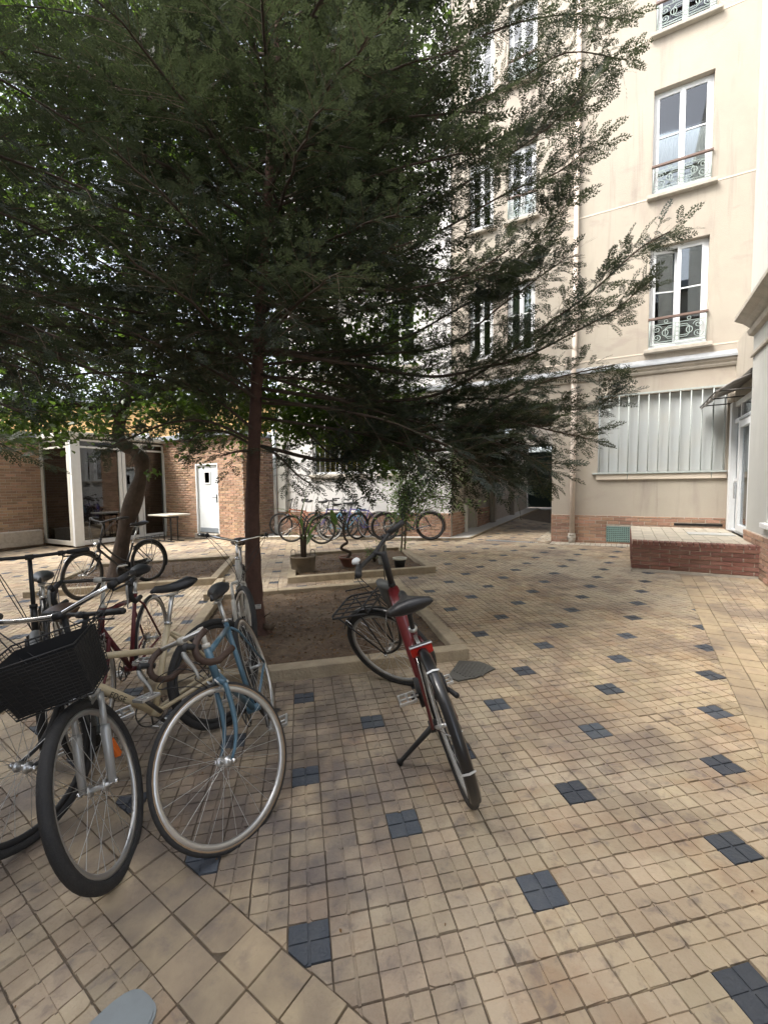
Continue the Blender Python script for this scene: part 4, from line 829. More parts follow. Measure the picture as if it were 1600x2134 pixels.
    if reflector:
        m = MB(); m.M = S; C = Vector((wb,0,R)); a = PI*.98; rr = R*.62; m.M = S @ Matrix.Translation(C+Vector((rr*math.cos(a), 0, rr*math.sin(a)))) @ Matrix.Rotation(-a+PI/2, 4, 'Y'); m.bbox(-.045, .045, -.012, .012, -.018, .018, .007); m.build('wheel_reflector', orange_l, wf)
    # fork
    m = MB(); m.M = S; FH = Vector((wb,0,R)); cr = HB-ax*.025; sp = .046 if not suspension else .058
    m.tube([HB-ax*.0, HB-ax*.03], tube*1.3, n8+2); m.tube([cr+Vector((0,-sp,-.01)), cr+Vector((0,0,.012)), cr+Vector((0,sp,-.01))], tube*.95, n8)
    for s in (-1, 1):
        a = cr+Vector((0,s*sp,-.012))
        if suspension: m.tube([a, lerp(a, FH+Vector((0,s*sp,0)), .42)], .0135, n8); m.tube([lerp(a, FH+Vector((0,s*sp,0)), .38), lerp(a, FH+Vector((0,s*sp,0)), .45), FH+Vector((0,s*sp,.0))], [.019,.021,.015], n8)
        else:
            k = FH - ax.cross(Vector((0,1,0)))*0; e = FH+Vector((0,s*.05,0)); straight = a + (-ax)*((a-e).length*.72); m.tube(bez(a, lerp(a, straight, .5), straight, e, 8), [tube*.85]*4+[tube*.75, tube*.65, tube*.58, tube*.5, tube*.45], n8)
    m.build('fork', fork, t)
    m = MB(); m.M = S; m.tube([FH+Vector((0,-.075,0)), FH+Vector((0,.075,0))], .006, 6); m.tube([FH+Vector((0,-.078,0)), FH+Vector((0,-.066,0))], .012, 8); m.tube([FH+Vector((0,.066,0)), FH+Vector((0,.078,0))], .012, 8); m.build('axle', chrome, t)
    # stem and bars
    top_ = HT + ax*((bar_z-.012-HT.z)/ax.z if bar != 'drop' else (bar_z-HT.z)/ax.z); bc = Vector((top_.x+bar_fwd+(reach if bar == 'drop' else 0), 0, bar_z))
    m = MB(); m.M = S; m.tube([HT, HT+ax*.022], tube*1.35, n8+2); m.tube([HT, top_], .0125 if not motor else .021, n8); m.tube([top_-ax*.012, bc], .0125 if bar != 'drop' else .011, n8); m.tube([bc+Vector((0,-.022,0)), bc+Vector((0,.022,0))], .018, 8); m.build('stem', stem_m, t)
    W = bar_w; m = MB(); m.M = S; grips = []; levers = []
    if bar == 'flat': P = [bc+Vector((-.01*abs(k)/5, W*k/5, .01*abs(k)/5)) for k in range(-5, 6)]; tips = [(P[0], P[1]+(P[1]-P[0])*0.9), (P[-1], P[-2]+(P[-2]-P[-1])*0.9)]
    elif bar == 'low':
        half = bez(bc, bc+Vector((.02,W*.35,.0)), bc+Vector((.0,W*.7,.03)), bc+Vector((-.08,W,.03)), 8); P = [Vector((p.x,-p.y,p.z)) for p in reversed(half[1:])]+half
        tips = [(P[0], P[0]+(P[2]-P[0]).normalized()*.13), (P[-1], P[-1]+(P[-3]-P[-1]).normalized()*.13)]
    elif bar in ('city', 'sweep'):
        bk = .14 if bar == 'city' else .2; P = []
        half = bez(bc, bc+Vector((.03,W*.45,.035)), bc+Vector((.01,W*1.0,.07)), bc+Vector((-bk,W,.05)), 9); P = [Vector((p.x,-p.y,p.z)) for p in reversed(half[1:])]+half
        tips = [(P[0], P[0]+(P[2]-P[0]).normalized()*.12), (P[-1], P[-1]+(P[-3]-P[-1]).normalized()*.12)]
    else:
        half = [bc, bc+Vector((0,W*.9,0))]+bez(bc+Vector((0,W,0)), bc+Vector((.10,W*1.02,0)), bc+Vector((.14,W*1.04,-.10)), bc+Vector((.03,W*1.05,-.14)), 8)+[bc+Vector((-.06,W*1.05,-.135))]
        P = [Vector((p.x,-p.y,p.z)) for p in reversed(half[1:])]+half; tips = []
    m.tube(P, .0115 if not motor else .014, n8); hbar = m.build('handlebar', bar_m, t)
    if tips:
        for (e, i_) in tips:
            m = MB(); m.M = S; m.tube([e+(e-i_).normalized()*.006, lerp(e, i_, .05), lerp(e, i_, .5), i_], [.013, .0175, .0165, .017] if not motor else [.014, .022, .02, .021], n8+1); m.build('grip', grip, hbar)
            m = MB(); m.M = S; dn = (i_-e).normalized(); q = i_+dn*.02; m.tube([q, q+dn*.03], .018, 7); fw_ = Vector((.035,0,-.02)); m.tube([q+dn*.015, q+fw_+dn*.005, lerp(i_, e, .5)+fw_*1.25, lerp(i_, e, .85)+fw_*1.2], [.007, .006, .005, .005], 5); m.build('brake_lever', blackm if bar != 'sweep' else steel_d, hbar)
    else:
        for s in (-1, 1):
            hh = [Vector((p.x, p.y*s, p.z)) for p in half[2:]]; m = MB(); m.M = S; m.tube(hh, .0155, n8); m.build('bar_tape', drop_tape, hbar)
            m = MB(); m.M = S; q = Vector((hh[3].x, hh[3].y, hh[3].z)); m.tube([q+Vector((-.02,0,-.01)), q+Vector((.035,0,.03)), q+Vector((.05,0,.015))], [.014,.015,.01], 7); m.build('brake_hood', blackm, hbar)
            m = MB(); m.M = S; m.tube(bez(q+Vector((.045,0,.02)), q+Vector((.075,0,-.0)), q+Vector((.035,0,-.06)), q+Vector((.06,0,-.115)), 8), [.0065,.007,.008,.008,.007,.006,.0055,.005,.004], 6, flat=1.4); m.build('brake_lever', silver_p, hbar)
    if bell:
        m = MB(); q = P[-1]+(P[-3]-P[-1]).normalized()*.16+Vector((0,0,.035)); m.M = S @ Matrix.Translation(q); m.lathe([(0.0,.022),(.018,.018),(.027,.005),(.028,-.005),(.012,-.012),(.01,-.03)], 12); m.build('bell', white_p, hbar)
    # cables
    if lod == 2:
        m = MB(); m.M = S
        for s in (-1, 1):
            a = P[2] if s < 0 else P[-3]; m.tube(bez(a, a+Vector((.10,0,.03)), HT+Vector((.10,s*.05,.06)), HB+Vector((.04,s*.02,.03)), 10), .0026, 4, caps=False)
            m.tube(bez(a+Vector((0,-s*.02,0)), a+Vector((.14,0,-.02)), HT+Vector((.14,s*.04,-.04)), HB+Vector((.05,-s*.01,-.05)), 10), .0026, 4, caps=False)
        m.build('cable', blackm, t)
    # front brake
    m = MB(); m.M = S; q = Vector((wb, 0, R))+(cr-Vector((wb,0,R))).normalized()*(R+.02)
    for s in (-1, 1): m.tube([cr+Vector((.03,0,.0)), q+Vector((.035,s*.03,.01)), q+Vector((.02,s*.024,-.035))], .006, 5)
    m.bbox(q.x-.02, q.x+.03, -.028, -.014, q.z-.045, q.z-.03, .003); m.bbox(q.x-.02, q.x+.03, .014, .028, q.z-.045, q.z-.03, .003); m.build('brake_caliper', alu, t)
    # seat
    sdv = (ST-BBp).normalized(); sp_ = ST+sdv*((sad-.03-ST.z)/sdv.z)
    m = MB(); m.tube([ST+sdv*.015, ST+sdv*.03], tube*1.3, n8); m.build('seat_clamp', alu, t)
    m = MB(); m.tube([ST, sp_], .0133, n8); m.bbox(sp_.x-.03, sp_.x+.03, -.02, .02, sp_.z-.006, sp_.z+.008, .004)
    for s in (-1, 1): m.tube([sp_+Vector((-.11,s*.025,.02)), sp_+Vector((-.04,s*.022,.006)), sp_+Vector((.06,s*.018,.006)), sp_+Vector((.12,s*.006,.02))], .0035, 5)
    m.build('seat_post', alu if not motor else blackm, t)
    m = MB(); m.M = Matrix.Translation((sp_.x-.01, 0, sp_.z+.038)); m.loft(saddle_secs(saddle_len, saddle_w)); m.build('saddle', saddle_mat, t)
    # drive train
    m = MB(); cy = -.048; C = BBp+Vector((0,cy,0)); m.ring(C, (0,1,0), .082, .004, 30 if lod == 2 else 16, 5)
    for k in range(5): a = crank_a+k*2*PI/5; m.tube([C, C+Vector((.08*math.cos(a),0,.08*math.sin(a)))], .005, 5)
    for s in (-1, 1):
        d_ = Vector((math.cos(crank_a)*s, 0, math.sin(crank_a)*s)); a = BBp+Vector((0,s*.06,0)); m.tube([a, a+d_*.165+Vector((0,s*.012,0))], [.012,.009], 6)
    cs = m.build('crankset', steel_d if not motor else blackm, t)
    for s in (-1, 1):
        d_ = Vector((math.cos(crank_a)*s, 0, math.sin(crank_a)*s)); q = BBp+Vector((0,s*.085,0))+d_*.165; m = MB(); m.M = Matrix.Translation(q)
        for y in (0, .045, .09): m.bbox(-.045, .045, s*y-.006, s*y+.006, -.008, .008, .003)
        m.bbox(-.05, -.043, min(0,s*.095), max(0,s*.095), -.009, .009, .002); m.bbox(.043, .05, min(0,s*.095), max(0,s*.095), -.009, .009, .002); m.tube([(0,-s*.02,0),(0,s*.09,0)], .006, 5); m.build('pedal', alu if lod == 2 else blackm, cs)
    if chaincase:
        m = MB(); p = [(BBp.x+.10*math.cos(a), BBp.z+.10*math.sin(a)) for a in [PI*.5-PI*k/8 for k in range(9)]]+[(.0+.045*math.cos(a), R+.045*math.sin(a)) for a in [-PI*.5-PI*k/6 for k in range(7)]]
        secs = [[(x, -.035, z) for x, z in p], [(x, -.066, z) for x, z in p]]; m.loft(secs, smooth=False); m.build('chain_case', blackm if not chaincase is True else blackm, t)
    else:
        m = MB()
        for s, rz in ((1, .082), (-1, -.082)): m.tube([BBp+Vector((0,cy,rz)), RH+Vector((0,cy,.035*s))], .0038, 4)
        m.build('chain', steel_d, t)
        if lod == 2:
            m = MB(); m.tube([RH+Vector((.0,-.06,-.02)), RH+Vector((.02,-.065,-.06)), RH+Vector((.03,-.06,-.12))], [.009,.012,.006], 6); m.ring(RH+Vector((.035,-.055,-.125)), (0,1,0), .018, .005, 12, 4); m.lathe([(.05,0),(.02,0)], 4); 
            for k in range(5): m.ring(RH+Vector((0,-.03-.005*k,0)), (0,1,0), .045-.005*k, .002, 20, 4)
            m.build('derailleur', steel_d, t)
    fm = fender_m or blackp
    if fenders:
        def fender(c, a0, a1, M=None, R_=R+.018, w=.026):
            m = MB(); m.M = M; pr = [(w*.0-.010, -w), (.002, -w*.7), (.006, 0), (.002, w*.7), (-.010, w), (-.012, w*.95), (.001, w*.6), (.004, 0), (.001, -w*.6), (-.012, -w*.95)]
            m.ring(c, (0,1,0), R_, 0, 26, prof=pr, a0=a0, a1=a1); o = m.build('mudguard', fm, t); m = MB(); m.M = M; C = Vector(c)
            for s in (-1, 1):
                for a in ((a1*.85+a0*.15), (a0*.7+a1*.3)) if lod == 2 else ((a1*.85+a0*.15),): m.tube([C+Vector((0,s*.055,0)), C+Vector(((R_)*math.cos(a), s*w, (R_)*math.sin(a)))], .0025, 4)
            m.build('stay', chrome if motor else steel_d, o); return o
        fender((0,0,R), PI*1.12, PI*.22); fender((wb,0,R), PI*.86, PI*.22, S)
    if rack:
        m = MB(); z = 2*R+.06
        for s in (-1, 1): m.tube([(-.32,s*.05,z),(.10,s*.05,z),(.17,s*.03,z+.0)], .005, 5); m.tube([(-.05,s*.05,z),(0,s*.065,R)], .0045, 5); m.tube([(-.22,s*.05,z),(0,s*.065,R)], .0045, 5)
        for x in (-.32,-.18,-.04,.10): m.tube([(x,-.05,z),(x,.05,z)], .0045, 5)
        m.tube([(.17,0,z),(ST.x-.02,0,max(z,ST.z-.05))], .005, 5); m.build('rear_rack', steel_d, t)
    if frontrack:
        m = MB(); m.M = S; z = 2*R+.055; x0, x1 = wb-.14, wb+.22; y = .13
        m.tube([(x0,-y,z+.0),(x1-.03,-y,z),(x1,-y+.03,z),(x1,y-.03,z),(x1-.03,y,z),(x0,y,z),(x0-.0,y,z),(x0,-y,z)], .0075, 6)
        for k in range(1, 5): yy = -y+2*y*k/5; m.tube([(x0,yy,z),(x1,yy,z)], .005, 5)
        for k in (.3, .7): m.tube([(x0+(x1-x0)*k,-y,z),(x0+(x1-x0)*k,y,z)], .005, 5)
        m.tube([(x0,-y,z),(x0-.02,-y,z+.07),(x0-.02,y,z+.07),(x0,y,z)], .0065, 6); m.tube([(x0+.12,-y,z+.05),(x1,-y,z+.05)], .005, 5)
        for s in (-1, 1): m.tube([(x1-.06,s*y*.9,z),(wb,s*.062,R)], .006, 5); m.tube([(x0+.08,s*y*.9,z),(wb-.01,s*.062,R+.02)], .006, 5)
        m.build('front_rack', blackm, t)
    if headlight:
        m = MB(); m.M = S; q = Vector((HT.x+.10, 0, HT.z-.06)); m.tube([q+Vector((-.05,0,0)), q+Vector((-.02,0,0)), q], [.012,.03,.034], 10); m.build('headlight', chrome if not motor else blackm, t)
    if taillight:
        m = MB(); q = Vector((ST.x-.13, 0, ST.z-.04)) if motor else Vector((-.34, 0, 2*R+.05)); m.bbox(q.x-.03, q.x+.0, -.055, .055, q.z-.028, q.z+.026, .01); m.build('tail_light', red_l, t)
        if motor: m = MB(); m.bbox(q.x-.036, q.x-.008, -.058, .058, q.z+.022, q.z+.032, .004); m.tube([q, ST+Vector((0,0,-.02))], .01, 6); m.build('light_trim', alu, t)
    if motor:
        m = MB(); m.tube([BBp+Vector((0,-.06,.0)), BBp+Vector((0,.06,.0))], .085, 18); m.build('motor', blackm, t); 
        m = MB(); m.tube([HT+Vector((.0,0,-.03)), HT+Vector((.07,0,.03)), HT+Vector((.09,0,-.10)), HT+Vector((.07,0,-.2))], [.03,.04,.038,.02], 12); m.M = None; o = m.build('front_bag', greypl, t); o.matrix_local = S
        m = MB(); m.ring(BBp+Vector((-.03,-.10,.02)), (0,1,.2), .05, .014, 16, 6); m.tube([BBp+Vector((-.10,.09,.02)), BBp+Vector((-.02,.1,.0)), BBp+Vector((-.05,-.12,-.02)), BBp+Vector((-.15,-.14,-.01))], .016, 7); m.build('chain_lock', blackm, t)
        for a in (PI*.62, PI*.98): m = MB(); m.ring((0,0,R), (0,1,0), 0, 0, 1, prof=[(R+.022,-.03),(R+.029,0),(R+.022,.03),(R+.020,.03),(R+.026,0),(R+.020,-.03)], a0=a-.012, a1=a+.012); m.build('guard_clip', white_p, t)
        # cord grips wrapped on the seat tube: battery strap
        m = MB(); m.tube([BBp+Vector((-.01,-.06,.05)), lerp(BBp, ST, .35)+Vector((0,-.05,0)), lerp(BBp, ST, .55)+Vector((-.01,-.03,0))], [.03,.034,.018], 8); m.build('frame_bag', blackm, t)
    if kick:
        m = MB(); g0 = Vector((.10, .05, R-.05)) if motor else Vector((BBp.x-.06, .04, BBp.z-.03)); 
        e = kick if isinstance(kick, tuple) else (g0.x-.10, .26, -.0); m.tube([g0, lerp(g0, e, .5), lerp(g0, e, .94), Vector(e)], [.016,.013,.012,.020], 8); m.bbox(g0.x-.03, g0.x+.03, .02, .07, g0.z-.02, g0.z+.02, .006); m.build('kickstand', blackm, t)
    if basket:
        m = MB(); m.M = S; bx0, bx1, w, z0, z1 = HT.x+.05, HT.x+.30, .17, HT.z-.10, HT.z+.13
        def loop(k): z = z0+(z1-z0)*k; e = .03*(1-k); return [(bx0+e,-w+e,z),(bx1-e,-w+e,z),(bx1-e,w-e,z),(bx0+e,w-e,z),(bx0+e,-w+e,z)]
        rowsn = 16 if lod == 2 else 4
        for i in range(rowsn+1): m.tube(loop(i/rowsn), .004 if i in (0, rowsn) else .0016, 4, caps=False)
        cn = 44 if lod == 2 else 12; lo, hi = loop(0), loop(1)
        for sgi in range(4):
            for k in range(cn//4): a = lerp(lo[sgi], lo[sgi+1], k/(cn//4)); b = lerp(hi[sgi], hi[sgi+1], k/(cn//4)); m.tube([a, b], .0016, 3, caps=False)
        for k in range(9 if lod == 2 else 3): m.tube([lerp(lo[0], lo[1], k/8 if lod==2 else k/2), lerp(lo[3], lo[2], k/8 if lod==2 else k/2)], .0018, 3, caps=False)
        bo = m.build('basket', basket, t)
        if lod == 2:
            m = MB(); m.M = S; m.loft([[(bx0+.035,-w+.035,z0+.004),(bx1-.035,-w+.035,z0+.004),(bx1-.035,w-.035,z0+.004),(bx0+.035,w-.035,z0+.004)],[(bx0+.012,-w+.012,z1-.02),(bx1-.012,-w+.012,z1-.02),(bx1-.012,w-.012,z1-.02),(bx0+.012,w-.012,z1-.02)]], smooth=False, caps=False); m.poly([(bx0+.035,-w+.035,z0+.006),(bx1-.035,-w+.035,z0+.006),(bx1-.035,w-.035,z0+.006),(bx0+.035,w-.035,z0+.006)]); m.build('basket_lining', blackm, bo)
    if childseat:
        m = MB(); q = Vector((-.02, 0, 2*R+.10)); secs = []
        for (x, z, w, d_) in ((.16,.02,.12,.05),(.05,-.01,.16,.07),(-.08,.02,.17,.07),(-.15,.14,.17,.06),(-.19,.32,.16,.05),(-.21,.46,.12,.04)):
            secs.append([tuple(q+Vector((x+d_*math.cos(a)*.6, w*math.sin(a), z+d_*math.cos(a)*.6))) for a in [2*PI*k/12 for k in range(12)]])
        m.loft(secs); m.build('child_seat', greypl, t)
    return t
bicycle('dark red electric bicycle with black front rack leaning on its kickstand', (.378, 2.075), 1.70, -.275, .87, pitch=.018, R=.358, tr=.024, wb=1.13, bb=(.46,.30), st=(.23,.76), hb=(.85,.68), ht=(.785,.87), sad=.94, bar='low', bar_z=1.12, bar_w=.30, bar_fwd=.06,
        frame=red_p, fork=blackp, rim=silver_p, tube=.018, dtube=.041, top='hull', fenders=True, frontrack=True, kick=(.24, .27, .08), taillight=True, motor=True, headlight=True, bell=True, saddle_w=.25, saddle_len=.28, crank_a=2.7)
bicycle('blue road bicycle with tan walled tyres, its front wheel turned towards the viewer', (-.7593, 2.876), -1.3716, .3297, -.7334, pitch=-.005, R=.342, tr=.0125, wb=.98, bb=(.42,.27), st=(.27,.75), hb=(.80,.66), ht=(.76,.80), sad=.92, bar='drop', bar_z=.90, bar_w=.20, bar_fwd=.02, reach=.09,
        frame=blue_p, rim=alu, side=tan_wall, tube=.0145, stem_m=white_f, bar_m=alu, drop_tape=tape_b, saddle_w=.145, saddle_len=.27, crank_a=-.4)
bicycle('grey bicycle with silver suspension fork and black mesh basket, nearest on the left', (-1.80, 2.62), -.88, .16, -.47, pitch=-.03, R=.362, tr=.024, wb=1.08, bb=(.44,.28), st=(.28,.70), hb=(.86,.70), ht=(.80,.86), sad=.86, bar='city', bar_z=1.03, bar_w=.29, bar_fwd=.03,
        frame=gunmetal, fork=silver_p, rim=alu, top='step', suspension=True, basket=blackm, reflector=True, bar_m=chrome, fenders=False, saddle_mat=brown_l, saddle_w=.18)
bicycle('cream framed sports bicycle with dark lettering, between the basket bicycle and the blue one', (-1.03, 2.74), -2.10, .20, .25, R=.34, tr=.022, wb=1.05, bb=(.43,.29), st=(.27,.72), hb=(.80,.62), ht=(.75,.74), sad=.93, bar='flat', bar_z=.92, bar_w=.27,
        frame=cream_p, fork=blackm, rim=blackm, tube=.018, dtube=.023, top='slope', saddle_w=.15, crank_a=.9, text='EDGE')
bicycle('white framed upright bicycle with swept chrome bars standing against the conifer trunk', (-1.50, 4.62), -1.30, .02, .30, R=.345, tr=.022, wb=1.05, bb=(.43,.28), st=(.27,.70), hb=(.81,.70), ht=(.76,.87), sad=.93, bar='city', bar_z=1.03, bar_w=.30, bar_fwd=.02,
        frame=white_f, fork=white_f, rim=alu, bar_m=chrome, stem_m=chrome, top='step', saddle_mat=brown_l, saddle_w=.2, suspension=True, fenders=False)
bicycle('maroon road bicycle with dark dropped bars and pale stem behind the basket bicycle', (-1.86, 3.45), -1.42, .02, .05, R=.342, tr=.0125, wb=.98, bb=(.42,.27), st=(.27,.75), hb=(.80,.66), ht=(.76,.80), sad=.90, bar='drop', bar_z=.985, bar_w=.20, bar_fwd=.0, reach=.08,
        frame=maroon_p, fork=maroon_p, rim=alu, tube=.0145, stem_m=white_f, bar_m=steel_d, drop_tape=blackm)
bicycle('black bicycle with grey mudguards at the far left edge', (-2.62, 3.42), -1.0, .05, .1, R=.35, tr=.02, wb=1.08, sad=.88, bar='flat', bar_z=1.12, bar_w=.32, frame=blackp, childseat=False, fenders=True, fender_m=greypl, top='step', basket=None, rack=True)
bicycle('black bicycle with swept bars standing at the far left before the brick wall', (-4.25, 4.35), -.75, .05, .2, R=.345, tr=.02, wb=1.06, bar='sweep', bar_z=1.05, frame=blackp, fenders=True, top='step', rack=True)
bicycle('black roadster bicycle with swept bars and wire basket leaning against the crooked tree', (-3.83, 7.12), -1.92, .06, .15, lod=2, R=.34, tr=.02, wb=1.12, bb=(.45,.28), st=(.27,.66), hb=(.84,.66), ht=(.79,.80), sad=.95, bar='sweep', bar_z=1.05, bar_w=.27, frame=blackp, rim=steel_d, top='step', rack=True, fenders=True, chaincase=True, headlight=True, saddle_w=.2, basket=None)
G2 = 'bicycles parked along the rear building wall'
def farbike(label, hub_px, Y, heading, **k):
    k.setdefault('rim', steel_d)
    d = Vector(((hub_px-800)/913.4, 1, 0)); x = d.x*Y*1.0; bicycle(label, (x, Y), heading, k.pop('lean', 0), k.pop('steer', 0), group=G2, lod=1, **k)
farbike('orange framed bicycle with black wheels, leftmost against the rear wall', 655, 12.15, PI-.35, frame=orange_p, rim=blackm, fork=blackp, bar='flat', bar_z=1.05, steer=.3, sad=.98, tube=.02)
farbike('black bicycle with dark mudguards between the orange and light blue bicycles', 688, 11.75, PI+.5, frame=blackp, bar='city', fenders=True, rack=True, sad=.98, steer=-.3, top='step')
farbike('light blue bicycle with pale tyres in the middle of the row at the rear wall', 687, 11.25, .30, frame=ltblue_p, bar='city', sad=.92, R=.34, rim=white_p, side=white_p, steer=.6, wb=1.0, top='step', basket=None, lean=.08)
farbike('blue city bicycle partly hidden behind the light blue one', 722, 11.75, .15, frame=blue_p, bar='flat', sad=.9, steer=-.2, top='diamond')
farbike('purple framed bicycle with raised bars, right of the light blue one', 790, 11.45, PI-.25, frame=purple_p, bar='city', sad=.97, bar_z=1.08, steer=.3, top='diamond', fenders=True)
farbike('dark grey electric bicycle with thick black tyres, rightmost at the rear wall', 897, 10.75, PI-.12, frame=gunmetal, bar='flat', sad=.95, R=.36, tr=.028, rim=blackm, steer=.1, wb=1.12, dtube=.032, tube=.02, top='slope', fenders=True)
farbike('dark blue bicycle with flat bars, farthest behind the light blue one', 742, 12.0, PI+.1, frame=purple_p, bar='flat', sad=.9, steer=.4, R=.33, rim=steel_d)
farbike('grey green city bicycle with front wheel turned out, behind the bare twisted trunk', 745, 11.35, PI+.7, frame=darkgreen_p, bar='city', sad=.93, steer=-.5, top='step', fenders=True)
farbike('black mountain bicycle with upright bars second from the right at the rear wall', 825, 11.35, .2, frame=blackp, bar='flat', bar_z=1.08, sad=.96, steer=-.2, tr=.024, rim=blackm)
# ------------------------------------------------------------------ vegetation
def at(px, py, Y):
    """point at distance Y (world y) on the line of sight of a photo pixel"""
    X = (px-800)/913.4; Z = -(py-1067)/913.4; d = rt*X + up*Z + fw; k = Y/d.y
    return Vector((0, 0, H)) + d*k
def smooth(pts, n=6):
    """Catmull-Rom through the points"""
    P = [Vector(p) for p in pts]; P = [P[0]*2-P[1]]+P+[P[-1]*2-P[-2]]; out = []
    for i in range(1, len(P)-2):
        for k in range(n):
            t = k/n; out.append(.5*((2*P[i]) + (P[i+1]-P[i-1])*t + (2*P[i-1]-5*P[i]+4*P[i+1]-P[i+2])*t*t + (3*P[i]-P[i-1]-3*P[i+1]+P[i+2])*t**3))
    return out+[P[-2]]
def spray_template(n_side, sub, seed):
    r = random.Random(seed); V = []; F = []
    def rh(a, b, w):                       # thin pointed blade from a to b
        a = np.array(a); b = np.array(b); d = b-a; nrm = np.array([-d[1], d[0], 0]); nrm = nrm/(np.linalg.norm(nrm)+1e-9)*w; m = a+d*.45; k = len(V)
        V.extend([a, m+nrm, b, m-nrm]); F.extend([(k, k+1, k+2), (k, k+2, k+3)])
    f = lambda t: np.array([t, .04*math.sin(t*3+seed), -.16*t*t])
    for i in range(3): rh(f(i/3), f((i+1.08)/3), .018)
    for i in range(n_side):
        t = .06+.9*i/n_side; s = 1 if i % 2 else -1; L = .36*(math.sin(PI*(t*.85+.12))**.8)*(1-.35*t)*r.uniform(.75, 1.15); a = math.radians(r.uniform(36, 54)); p = f(t)
        d = np.array([math.cos(a), s*math.sin(a), r.uniform(-.18,.12)]); q = p+d*L; rh(p, q, .024 if sub > 1 else .042)
        for k in range(sub):
            u = .25+.6*k/max(1,sub); ss = 1 if k % 2 else -1; b = a*s+ss*math.radians(r.uniform(34, 50)); l = L*.42*(1-u*.5); e = p+d*L*u; rh(e, e+np.array([math.cos(b), math.sin(b), 0])*l, .024)
    return np.array(V), np.array(F)
SPR = [spray_template(14, 3, k) for k in range(3)]; SPR_LO = [spray_template(11, 1, k+7) for k in range(3)]
class Scatter:
    def __init__(s): s.b = {}
    def add(s, key, pos, dirv, nrm, size):
        size *= min(1.05, max(.6, pos.y/4.6))
        s.b.setdefault(key, []).append((*pos, *dirv, *nrm, size))
def bake(tmpl, rows):
    A = np.array(rows); p = A[:, :3]; x = A[:, 3:6]; x /= np.linalg.norm(x, axis=1)[:, None]+1e-9; n = A[:, 6:9]; n = n - x*(n*x).sum(1)[:, None]; n /= np.linalg.norm(n, axis=1)[:, None]+1e-9
    y = np.cross(n, x); V, F = tmpl; s = A[:, 9][:, None, None]
    W = p[:, None]+s*(V[None, :, 0:1]*x[:, None]+V[None, :, 1:2]*y[:, None]+V[None, :, 2:3]*n[:, None])
    FF = F[None]+(np.arange(len(A))*len(V))[:, None, None]; return W.reshape(-1, 3), FF.reshape(-1, F.shape[1])
def visible(p, m=150):
    px, py, d = proj(p); return d > .4 and -m < px < 1600+m and -m*1.6 < py < 2134+m
def join(parts):
    V = []; F = []; n = 0
    for v, f in parts: V.append(v); F.append(f+n); n += len(v)
    return np.concatenate(V), np.concatenate(F)
# --- the red barked conifer
TA = thing('conifer_tree', 'tall feathery conifer with a straight reddish trunk growing from the nearest soil bed', 'tree', (-1.28, 4.40, gz(-1.28, 4.4)))
base = Vector(TA.location)
tp_ = [at(541,1335,4.36), at(533,1270,4.37), at(528,1180,4.38), at(526,1080,4.4), at(528,980,4.42), at(533,850,4.44), at(540,700,4.46), at(552,500,4.5), at(565,300,4.55), at(580,60,4.6), at(600,-250,4.7), at(610,-600,4.8)]
tr_ = smooth(tp_, 5); nT = len(tr_); radT = [.088*(1-.72*i/nT)+(.055*max(0, 1-i/3.) if i < 3 else 0)+.004*math.sin(i*1.9) for i in range(nT)]
m = MB(); m.tube([p-base for p in tr_], radT, 14); m.build('trunk', bark_red, TA)
m = MB(); rr = random.Random(5)
for k in range(6):
    a = k*1.05+.3; q = tr_[0]-base; m.tube([q+Vector((.05*math.cos(a), .05*math.sin(a), .12)), q+Vector((.14*math.cos(a), .14*math.sin(a), .02)), q+Vector((.30*math.cos(a+.2), .30*math.sin(a+.2), -.03))], [.05,.035,.01], 7)
m.build('root', bark_red, TA)
m = MB()
for (px, py, qx, qy) in ((548,730,575,722),(520,740,500,735),(545,770,570,765),(540,900,560,893),(538,800,520,792),(545,1290,565,1275),(520,610,500,600)): m.tube([at(px,py,4.38)-base, at((px+qx)/2,(py+qy)/2,4.3)-base, at(qx,qy,4.22)-base], [.008,.006,.003], 4)
m.tube([at(548,1305,4.36)-base, at(566,1308,4.25)-base, at(572,1300,4.2)-base], [.03,.03,.02], 7)
m.build('dead_twig', twig_m, TA)
def trunk_at(z):
    for a, b in zip(tr_, tr_[1:]):
        if a.z <= z <= b.z: return a.lerp(b, (z-a.z)/(b.z-a.z+1e-9))
    return tr_[-1] if z > tr_[-1].z else tr_[0]
SC = Scatter(); tw = MB(); rb_ = random.Random(42)
